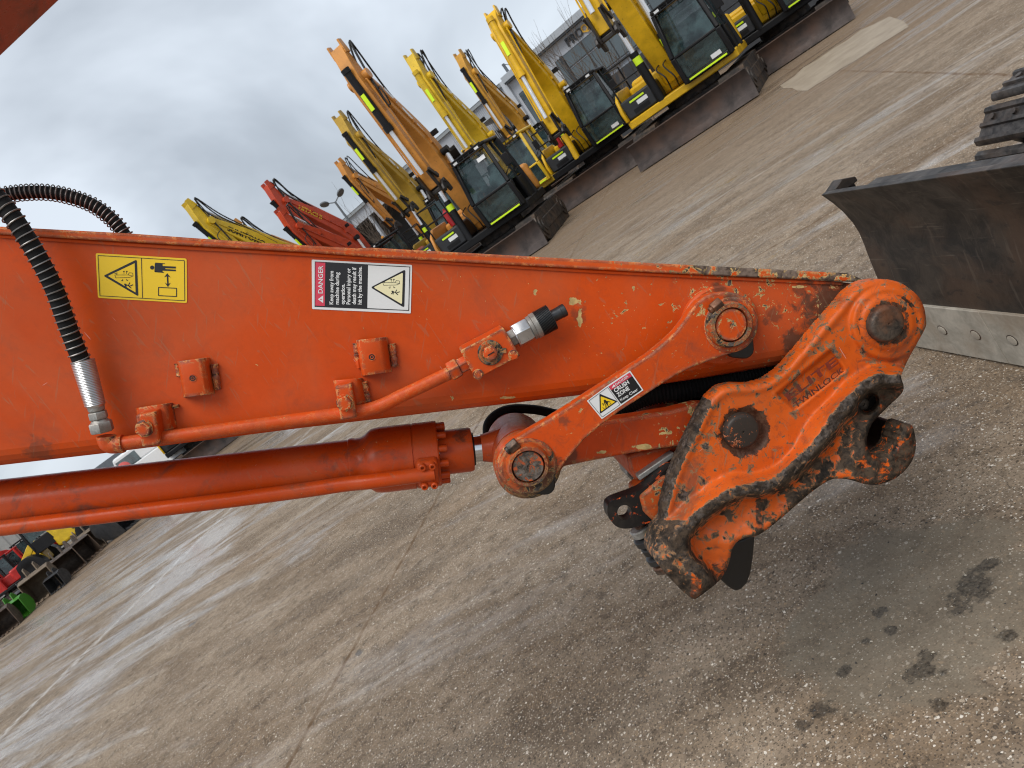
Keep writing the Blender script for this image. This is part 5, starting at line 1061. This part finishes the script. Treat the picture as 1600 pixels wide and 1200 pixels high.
excavator('amber excavator at the back whose boom rises right of the lemon yellow boom', (6.7, 30.4, 0), (-0.597, -0.802), 0.95, O2, th=70, ph=2, Lb=4.6, La=2.7, blade=True, decal=(0.5, 0.66))
excavator('large tan orange excavator with black cab and muddy track, nearest of the row', (2.08, 19.4, 0), (-0.412, -0.911), 0.92, O1, th=71, ph=-2, Lb=4.45, La=3.0, plate='top', wx=1.15, ext=True, decal=(0.52, 0.64, 0.78))
excavator('ochre excavator with lime-striped arm left of the large tan orange one', (1.53, 27.2, 0), (-0.465, -0.885), 0.95, Y3, th=72, ph=-4, Lb=4.6, La=2.8, txt=None, wx=1.1, decal=(0.4, 0.62))
excavator('smaller tan excavator with bent boom reaching towards the lamp post', (1.47, 33.0, 0), (-0.644, -0.765), 0.90, O1, th=62, ph=-8, Lb=5.0, La=2.6)
excavator('red excavator with yellow lettering on its boom, taller of the red pair', (-0.88, 30.0, 0), (-0.681, -0.732), 0.92, R1, th=64, ph=-12, Lb=5.2, La=2.8, txt='HITACHI', txtm=Y2, armrear=0.85, lod=1)
excavator('lower red excavator tucked under the lettered red boom', (-1.11, 27.1, 0), (-0.685, -0.729), 0.85, R1, th=62, ph=-12, Lb=4.2, La=2.6)
excavator('yellow excavator with black lettering on its boom, leftmost above the arm', (-2.64, 26.9, 0), (-0.703, -0.712), 0.92, Y2, th=64, ph=-14, Lb=5.6, La=2.8, txt='SUMITOMO', txtm=BK, armrear=0.85)
excavator('pale orange excavator just showing behind the lettered yellow boom', (-2.71, 32.9, 0), (-0.718, -0.696), 0.90, O1, th=62, ph=-14, Lb=5.55, La=2.7)

# ================================================================== buildings behind
link.local = False
BD = 50.0
az = R(48); Ev = Vector((math.sin(az), -math.cos(az), 0)); Nv = Vector((-math.cos(az), -math.sin(az), 0)); d0 = ray(817, 165); P0 = Vector((d0.x, d0.y, 0))*(BD/math.hypot(d0.x, d0.y)); KS = BD/36.0
def FZ(u, z, out=0.0): return P0+Ev*(u*KS)+Nv*out+Vector((0, 0, CAM_H+(z-CAM_H)*KS))
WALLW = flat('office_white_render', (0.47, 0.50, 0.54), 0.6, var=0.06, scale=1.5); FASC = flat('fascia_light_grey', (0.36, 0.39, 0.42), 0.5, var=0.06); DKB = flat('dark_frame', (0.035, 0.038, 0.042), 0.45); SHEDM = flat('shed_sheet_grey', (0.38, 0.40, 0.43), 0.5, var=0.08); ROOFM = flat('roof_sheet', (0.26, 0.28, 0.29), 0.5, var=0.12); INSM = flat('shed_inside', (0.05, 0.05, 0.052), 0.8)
def wglass():
    b = NB('office_glass'); n = b.noise(0.6, 3); b.setb('Base Color', b.mix(n, (0.035, 0.05, 0.058), (0.09, 0.12, 0.135))); b.setb('Roughness', 0.06); b.setb('Specular IOR Level', 0.9); return b.m
WG = wglass()
def slab(name, u0, u1, z0, z1, o0, o1, mat, parent, bevel=0.0):
    mb = MB(); mb.extrude([FZ(u0, z0, o1), FZ(u1, z0, o1), FZ(u1, z1, o1), FZ(u0, z1, o1)], Nv*(o0-o1)); return mb.build(name, mat, parent, bevel=bevel, smooth=False)
office = empty('office_building', FZ(9, 1.5-1.5/KS)); tag(office, 'pale office building with black and yellow sign letters and dark windows behind the excavators', 'building')
slab('wall', 0.0, 24, 0.4, 5.28, -9, 0, WALLW, office)
slab('parapet', 0.02, 24.2, 5.28, 5.56, -8.9, 0.55, FASC, office, 0.02); slab('soffit', 0.04, 24.1, 5.20, 5.275, -0.1, 0.5, DKB, office)
slab('dark_backing_band', -0.27, 24.05, 0.39, 2.75, 0.26, 0.30, DKB, office)  # added dark sheet before the wall, stands in for dark clutter behind the machines
slab('corner_column', -0.28, -0.004, 0.4, 5.46, -1, 0.25, WALLW, office, 0.01)
for (u0, u1, zb, zt) in ((0.15, 0.98, 3.05, 4.58), (0.98, 1.8, 3.05, 4.58), (2.42, 2.72, 3.0, 4.62), (2.85, 3.9, 4.05, 4.62), (3.9, 4.95, 4.05, 4.62), (4.95, 6.0, 4.05, 4.62), (6.0, 7.05, 4.05, 4.62), (2.85, 3.9, 3.1, 4.0), (3.9, 4.95, 3.1, 4.0), (4.95, 6.0, 3.1, 4.0), (6.0, 7.05, 3.1, 4.0), (7.05, 8.1, 3.1, 4.62), (8.1, 9.2, 3.1, 4.62), (0.2, 1.8, 1.0, 2.5), (3, 5, 1.0, 2.6), (5.2, 7.2, 1.0, 2.6)):
    wf = slab('window', u0, u1, zb, zt, 0.004, 0.05, DKB, office); mb = MB(); mb.extrude([FZ(u0+0.03, zb+0.03, 0.065), FZ(u1-0.03, zb+0.03, 0.065), FZ(u1-0.03, zt-0.03, 0.065), FZ(u0+0.03, zt-0.03, 0.065)], Nv*-0.012); mb.build('pane', WG, wf, smooth=False)
slab('sill_band', 2.3, 9.3, 2.95, 3.05, 0.004, 0.2, DKB, office); slab('mullion', 2.72, 2.85, 2.6, 4.66, 0.004, 0.12, DKB, office)
for k in range(13): slab('parapet_joint', 1.1+k*1.0, 1.112+k*1.0, 5.29, 5.55, 0.552, 0.556, DKB, office)
for k in range(8): slab('wall_joint', 0.9+k*1.35, 0.91+k*1.35, 4.66, 5.19, 0.002, 0.006, ROOFM, office)
SY = flat('sign_yellow', (0.75, 0.42, 0.03), 0.4, var=0.04)
tm = text_mesh('sign_letters', 'PRO', DKB, office, FZ(3.32, 4.745, 0.06), Ev, (0, 0, 1), 0.47*KS, 0.05, 0.025); tm2 = text_mesh('sign_letters', 'QUIP', SY, office, FZ(4.17, 4.765, 0.06), Ev, (0, 0, 1), 0.42*KS, 0.05, 0.02)
shed = empty('workshop_shed', FZ(-9, 1.5-1.5/KS)); tag(shed, 'long grey workshop shed with dark open bays behind the machines', 'shed')
slab('wall', -20, -0.29, 4.72, 5.30, -0.3, 0.0, SHEDM, shed); slab('gutter', -20, -0.3, 5.30, 5.46, -0.2, 0.22, ROOFM, shed)
for k in range(40): slab('sheet_rib', -4.2+k*0.1, -4.17+k*0.1, 3.6, 5.29, 0.002, 0.03, SHEDM, shed)
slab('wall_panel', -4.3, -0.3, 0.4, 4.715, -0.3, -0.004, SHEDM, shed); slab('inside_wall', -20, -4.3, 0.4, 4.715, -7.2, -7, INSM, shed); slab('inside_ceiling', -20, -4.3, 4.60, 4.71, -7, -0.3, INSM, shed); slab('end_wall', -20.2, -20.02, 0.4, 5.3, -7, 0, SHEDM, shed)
mb = MB(); mb.extrude([FZ(-20.3, 5.465, 0.25), FZ(-20.3, 5.465, -14), FZ(-20.3, 6.0, -7)], Ev*(20.0*KS)); mb.build('roof', ROOFM, shed, smooth=False)
for u in (-15.5, -11.8, -8.1): slab('column', u, u+0.16, 0.4, 4.71, -0.28, -0.02, SHEDM, shed)
slab('doorway_shade_panel', -3.3, -1.0, 0.42, 4.0, 0.0, 0.02, INSM, shed)  # flat dark panel on the wall: the doorway's inner shade put in as colour
aw = empty('awning', FZ(-1, 3)); aw.parent = shed; aw.location = FZ(-1.9, 4.1)-Vector(shed.location)
mb = MB(); mb.extrude([FZ(-1.75, 4.62, 0.03), FZ(-1.75, 4.55, 2.9), FZ(-1.75, 4.40, 2.9), FZ(-1.75, 4.3, 0.03)], Ev*(1.35*KS)); mb.build('canopy', ROOFM, aw, smooth=False)
mb = MB(); mb.extrude([FZ(-1.76, 4.56, 2.92), FZ(-0.39, 4.56, 2.92), FZ(-0.39, 4.38, 2.92), FZ(-1.76, 4.38, 2.92)], Nv*0.05); mb.build('canopy_edge', FASC, aw, smooth=False)
# flag-less pole and bracket left of the office, street lamp with two heads
def tubeobj(name, pts, r, mat, parent, n=8): mb = MB(); mb.tube(pts, r, n); return mb.build(name, mat, parent)
GREY = flat('galvanised_grey', (0.13, 0.14, 0.15), 0.45, 0.3)
ms = empty('roof_mast', FZ(-0.15, 5.5)); tag(ms, 'short dark mast standing on the roof left of the office building', 'mast')
mb = MB(); mb.beam(FZ(0.12, 5.47, -0.5), FZ(0.1, 6.05, -0.5), 0.18, 0.12); mb.build('post', GREY, ms); tubeobj('stay', [FZ(0.12, 6.02, -0.5), FZ(0.72, 5.56, -0.5)], 0.025, GREY, ms)
LD = 44.0; dl = ray(575, 385); lb = Vector((dl.x, dl.y, 0))*(LD/math.hypot(dl.x, dl.y))
lm = empty('street_lamp', lb); tag(lm, 'tall grey street lamp with two angled heads in front of the shed', 'street lamp')
dt = ray(522, 316); zt = CAM_H+dt.z*LD/math.hypot(dt.x, dt.y)
mb = MB(); mb.tube([lb, lb+Vector((0, 0, zt))], [0.10, 0.06], 10); mb.build('pole', GREY, lm)
rtv = Vector((math.cos(R(5)), -math.sin(R(5)), 0))
for sg in (-1, 1):
    a = lb+Vector((0, 0, zt-0.05)); b = a+rtv*(0.55*sg)+Vector((0, 0, 0.28)); tubeobj('bracket', [a, b], 0.03, GREY, lm, 6)
    mb = MB(); mb.lathe(b+Vector((0, -0.1, -0.02)), (0.35*sg, -0.45, -0.85), [(-0.05, 0.22), (0.0, 0.27), (0.06, 0.25), (0.08, 0.1)], 16); mb.build('lamp_head', GREY, lm, bevel=0.01)
# bare trees
BARK = flat('bark', (0.10, 0.075, 0.055), 0.85, var=0.3)
def bare_tree(label, base, H, seed, n0=5, lean=(0, 0)):
    rd = random.Random(seed); t = empty('bare_tree', base); tag(t, label, 'tree'); base = Vector(base); mt = MB(); mc = MB()
    def grow(mb, p, d, L, r, depth):
        pts = [p]; q = p; dd = d.copy()
        for k in range(4):
            dd = (dd+Vector((rd.uniform(-1, 1), rd.uniform(-1, 1), rd.uniform(-0.2, 0.5)))*0.10).normalized(); q = q+dd*(L/4); pts.append(q)
        mb.tube(pts, [r*(1-0.17*k) for k in range(5)], 5)
        if depth > 0:
            for k in range(rd.randint(3, 5)):
                f_ = rd.uniform(0.3, 1.0); i = min(3, int(f_*4)); pp = pts[i].lerp(pts[i+1], f_*4-i); nd = (dd+Vector((rd.uniform(-1, 1), rd.uniform(-1, 1), rd.uniform(-0.1, 0.7)))*0.55).normalized(); grow(mc, pp, nd, L*rd.uniform(0.45, 0.7), r*0.5, depth-1)
    for k in range(n0): grow(mt, base+Vector((rd.uniform(-0.3, 0.3), rd.uniform(-0.3, 0.3), 0)), Vector((rd.uniform(-0.22, 0.22)+lean[0], rd.uniform(-0.2, 0.2), 1)).normalized(), H*rd.uniform(0.7, 1.0), 0.035, 2)
    mt.build('trunk', BARK, t); mc.build('crown', BARK, t)
bare_tree('bare multi-stemmed tree in front of the office sign', place(925, 95+60, 37.0), 4.6, 4, 6)
bare_tree('second bare sapling against the office windows', place(990, 150, 38.0), 4.2, 9, 5)
bare_tree('bare bush in front of the dark shed bay', place(640, 440, 46.0), 4.2, 6, 7)

# ================================================================== far left: buckets, small machines, trees
link.local = True
BKT = [steel('bucket_brown', (0.045, 0.03, 0.022), (0.10, 0.072, 0.052), 0.6, 0.2, (0.13, 0.075, 0.04), 0.7, 6), steel('bucket_black', (0.02, 0.02, 0.021), (0.05, 0.05, 0.052), 0.5, 0.2, (0.06, 0.05, 0.04), 0.4, 6), flat('bucket_green', (0.045, 0.20, 0.012), 0.45), steel('bucket_tan', (0.12, 0.085, 0.055), (0.20, 0.15, 0.10), 0.7, 0.1, (0.10, 0.06, 0.04), 0.5, 5)]
def bucket(label, loc, rz, s, mt, wd=1.1):
    root = empty('excavator_bucket', loc, rz); root.scale = (s, s, s); tag(root, label, 'bucket')
    arc = [(0.75, 0.95), (0.35, 1.05), (0.0, 0.98), (-0.22, 0.72), (-0.25, 0.42), (-0.08, 0.14), (0.25, 0.02), (0.70, 0.0), (0.92, 0.02)]
    inn = [(y*0.94+0.03, z*0.94+0.03) for y, z in arc]
    mb = MB(); ext_x(mb, arc+inn[::-1], -wd/2, wd/2); B_ = mb.build('shell', mt, root)
    for x in (-wd/2-0.03, wd/2): mb = MB(); ext_x(mb, arc, x, x+0.03); mb.build('side_plate', mt, root, bevel=0.005)
    for k in range(5):
        x = -wd/2+0.1+k*(wd-0.2)/4; mb = MB(); ext_x(mb, [(0.88, 0.0), (1.12, 0.02), (0.88, 0.09)], x-0.05, x+0.05); mb.build('tooth', mt, root)
    for x in (-0.22, 0.18): mb = MB(); ext_x(mb, [(0.45, 1.0), (0.35, 1.32), (0.1, 1.36), (-0.12, 1.12), (-0.2, 0.85)], x, x+0.04); mb.build('ear', mt, root)
    return root
FDb = R(180+40)
for i, (x, y, D, s, m, ang, lab) in enumerate(((75, 915, 22.5, 1.05, 3, 200, 'pale tan dusty excavator bucket, largest of the left row'), (108, 888, 23.2, 0.95, 0, 215, 'brown excavator bucket right of the pale tan one'), (128, 870, 24.0, 0.95, 0, 230, 'brown bucket in the middle of the left row'), (146, 856, 24.8, 1.0, 3, 205, 'rusty tan bucket left of the black one'), (185, 832, 24.5, 1.35, 1, 250, 'large black bucket lying at the right end of the left row'), (215, 806, 25.5, 1.2, 1, 230, 'black bucket half hidden under the orange cylinder'), (28, 945, 21.5, 0.75, 2, 190, 'bright green bucket at the left picture edge'), (8, 968, 21.0, 0.8, 0, 200, 'dark brown bucket beside the green one at the left edge'), (52, 930, 23.2, 0.8, 1, 210, 'small black bucket behind the green one'), (95, 905, 21.8, 0.6, 1, 180, 'small dark bucket in front of the brown one'))):
    bucket(lab, place(x, y, D+1.5), R(ang), s*0.66, BKT[m])
for i, (x, y, D, s, lab, h_, th_) in enumerate(((70, 866, 34, 0.55, 'small red excavator nearest the yellow loader', (-0.7, -0.7), 34), (48, 880, 33, 0.52, 'small red excavator second from the yellow loader', (-0.9, -0.4), 44), (30, 893, 32, 0.52, 'small red excavator third from the yellow loader', (-0.85, -0.5), 30), (10, 908, 31, 0.5, 'red mini excavator at the left picture edge', (-0.95, -0.3), 40))):
    excavator(lab, place(x, y, D), h_, s, R2, th=th_, ph=-24, Lb=3.3, La=1.9, blade=True, rails=False, lod=0, armrear=0.5, cabm=R2 if i % 2 else BK, boomcol=R2, barrel=R2)
def loader(label, loc, rz, s):
    root = empty('wheel_loader', loc, rz); root.scale = (s, s, s); tag(root, label, 'loader')
    mb = MB(); ext_x(mb, [(-2.4, 0.9), (-2.5, 1.3), (-2.3, 1.75), (-0.4, 2.15), (0.2, 2.15), (0.2, 0.9)], -0.75, 0.75); hd = mb.build('hood', Y2, root, bevel=0.12, seg=3)
    for sx in (-1, 1):
        mb = MB(); mb.box((sx*0.765, -1.2, 1.45), (0.03, 0.9, 0.45)); gp = mb.build('side_grille', BK, hd)
        text_mesh('lettering', 'CAT', WHT, gp, (sx*0.785, -1.2+0.38*sx*-1, 1.33), (0, sx, 0), (0, 0, 1), 0.34, 0.004, 0.02)
        mb = MB(); mb.box((sx*0.45, -2.47, 1.2), (0.3, 0.03, 0.2)); mb.build('tail_light', LIME, root)
        for y in (-1.5, 1.6): mb = MB(); mb.lathe((sx*0.7, y, 0.72), (sx, 0, 0), [(0, 0.5), (0.03, 0.72), (0.42, 0.72), (0.46, 0.5), (0.40, 0.36), (0.40, 0.1)], 26); wh = mb.build('wheel', BK, root)
    mb = MB()
    for x in (-0.7, 0.7):
        for y in (0.1, 1.1): mb.beam((x, y, 1.4), (x*0.92, y, 3.0), 0.1, 0.1)
    mb.box((0, 0.6, 3.05), (1.5, 1.25, 0.12)); mb.box((0, 0.6, 1.5), (1.45, 1.1, 0.6)); cb_ = mb.build('cab', BK, root, bevel=0.02)
    for x in (-0.69, 0.69): mb = MB(); mb.box((x*0.97, 0.6, 2.4), (0.012, 0.9, 1.1)); mb.build('window', GL, cb_)
    for y in (0.08, 1.12): mb = MB(); mb.box((0, y, 2.4), (1.25, 0.012, 1.1)); mb.build('window', GL, cb_)
    mb = MB(); mb.box((0, 1.7, 0.95), (0.8, 1.3, 0.5)); mb.build('front_frame', Y2, root, bevel=0.04)
    for x in (-0.4, 0.4): mb = MB(); mb.beam((x, 1.2, 1.7), (x, 3.0, 0.6), 0.14, 0.3); mb.build('lift_arm', Y2, root, bevel=0.02)
    mb = MB(); ext_x(mb, [(3.2, 1.2), (2.9, 0.9), (2.95, 0.3), (3.3, 0.1), (4.0, 0.08), (4.0, 0.14), (3.35, 0.18), (3.05, 0.35), (3.0, 0.85), (3.25, 1.12)], -1.2, 1.2); mb.build('bucket', BLD, root)
loader('yellow loader with sloping hood between red machines and bucket row', place(122, 860, 30.5), R(100), 0.72)
excavator('yellow excavator glimpsed between arm and cylinder', place(345, 735, 31.0), (0.35, -0.93), 0.9, Y1, th=28, ph=-25, Lb=4.2, La=2.2, lod=0, rails=False)
excavator('dark-cabbed yellow excavator in the gap near the clamp', place(412, 700, 34.0), (0.2, -0.98), 0.95, Y2, th=26, ph=-30, Lb=4.0, La=2.2, lod=0, rails=False)
link.local = False
# container, far dark shed, white van, round red marker
def solid(name, label, cat, loc, size, rz, mat, ribs=0):
    root = empty(name, loc, rz); tag(root, label, cat); link.local = True
    mb = MB(); mb.box((0, 0, size[2]/2), size); mb.build('body', mat, root, bevel=0.03)
    for k in range(ribs):
        x = -size[0]/2+(k+0.5)*size[0]/ribs
        mb = MB(); mb.box((x, -size[1]/2-0.012, size[2]/2), (size[0]/ribs*0.5, 0.03, size[2]*0.9)); mb.build('rib', mat, root)
    link.local = False; return root
solid('shipping_container', 'pale grey ribbed container wall at the left picture edge', 'container', place(-30, 905, 40), (7, 2.5, 3.0), R(40), flat('container_grey', (0.40, 0.40, 0.38), 0.6), 18)
v_ = solid('white_van', 'white van roof glimpsed between arm and cylinder beside the red marker', 'van', place(272, 735, 33), (1.9, 4.6, 1.4), R(60), WHT)
link.local = True
mb = MB(); mb.extrude([(-0.9, -1.5, 1.38), (-0.9, 1.6, 1.38), (-0.9, 1.3, 2.0), (-0.9, -1.9, 2.0), (-0.9, -2.2, 1.38)], (1.8, 0, 0)); mb.build('roof', WHT, v_, bevel=0.08)
for sx in (-1, 1):
    mb = MB(); mb.box((sx*0.91, 0.5, 1.62), (0.02, 1.4, 0.42)); mb.build('window', GL, v_)
    for y in (-1.4, 1.5): mb = MB(); mb.lathe((sx*0.78, y, 0.34), (sx, 0, 0), [(0, 0.34), (0.2, 0.34), (0.2, 0.2), (0.17, 0.1)], 18); mb.build('wheel', BK, v_)
link.local = False
ds = empty('dark_shed', place(150, 760, 52)); tag(ds, 'black roofed shed far behind the gap between arm and cylinder', 'shed'); link.local = True
mb = MB(); mb.box((0, 0, 0.75), (9, 5, 1.5)); mb.build('wall', INSM, ds); mb = MB(); mb.extrude([(-4.8, -2.8, 1.5), (-4.8, 2.8, 1.5), (-4.8, 0, 2.5)], (9.6, 0, 0)); mb.build('roof', DKB, ds, smooth=False); link.local = False
rm = Vector(place(222, 760, 26)); dq = ray(222, 712); zq = CAM_H+dq.z*26/math.hypot(dq.x, dq.y)
rs_ = empty('round_marker', rm); tag(rs_, 'round red marker disc on a thin post seen through the gap', 'marker')
mb = MB(); mb.tube([rm, rm+Vector((0, 0, zq))], 0.03, 8); mb.build('post', GREY, rs_)
mb = MB(); mb.lathe(rm+Vector((0, -0.05, zq)), (0.2, -1, 0), [(0, 0.2), (0.02, 0.2), (0.025, 0.19), (0.025, 0.03), (0.03, 0.02)], 28); mb.build('disc', flat('marker_red', (0.62, 0.10, 0.09), 0.5), rs_)
# leafy trees beyond
def leafm(name, c): 
    b = NB(name); n = b.noise(1.2, 4); b.setb('Base Color', b.mix(n, tuple(x*0.6 for x in c), tuple(x*1.4 for x in c))); b.setb('Roughness', 0.6); return b.m
LF = leafm('leaf_green', (0.045, 0.075, 0.03))
def leafy(label, base, H, seed):
    rd = random.Random(seed); t = empty('leafy_tree', base); tag(t, label, 'tree'); base = Vector(base)
    mb = MB(); mb.tube([base, base+Vector((0.1, 0, H*0.3)), base+Vector((0, 0.1, H*0.7))], [0.22, 0.16, 0.06], 8)
    for k in range(7): a = rd.uniform(0, 6.28); mb.tube([base+Vector((0, 0, H*rd.uniform(0.3, 0.55))), base+Vector((math.cos(a)*H*0.25, math.sin(a)*H*0.25, H*rd.uniform(0.6, 0.85)))], [0.07, 0.02], 5)
    mb.build('trunk', BARK, t); mb = MB()
    cl_ = [(Vector((rd.gauss(0, 0.17), rd.gauss(0, 0.17), rd.uniform(0.35, 0.95)))*H, rd.uniform(0.08, 0.17)*H) for _ in range(18)]
    for k in range(1500):
        c, r_ = rd.choice(cl_); v = Vector((rd.gauss(0, 1), rd.gauss(0, 1), rd.gauss(0, 1))).normalized()*r_*rd.random()**0.4; p = base+c+v
        u = Vector((rd.gauss(0, 1), rd.gauss(0, 1), rd.gauss(0, 1))).normalized(); w_ = u.orthogonal().normalized(); z_ = rd.uniform(0.1, 0.2); mb.add([p-u*z_, p+w_*z_*0.6, p+u*z_, p-w_*z_*0.6], [(0, 1, 2, 3)])
    mb.build('crown', LF, t, smooth=False)
for i, (x, y, D, H, lab) in enumerate(((30, 860, 75, 3.4, 'dark green tree just left of the small red machines'), (52, 842, 80, 4.0, 'dark green tree behind the small red machines'), (70, 828, 85, 3.6, 'dark green tree touching the orange cylinder edge'))): leafy(lab, place(x, y, D), H, 20+i)
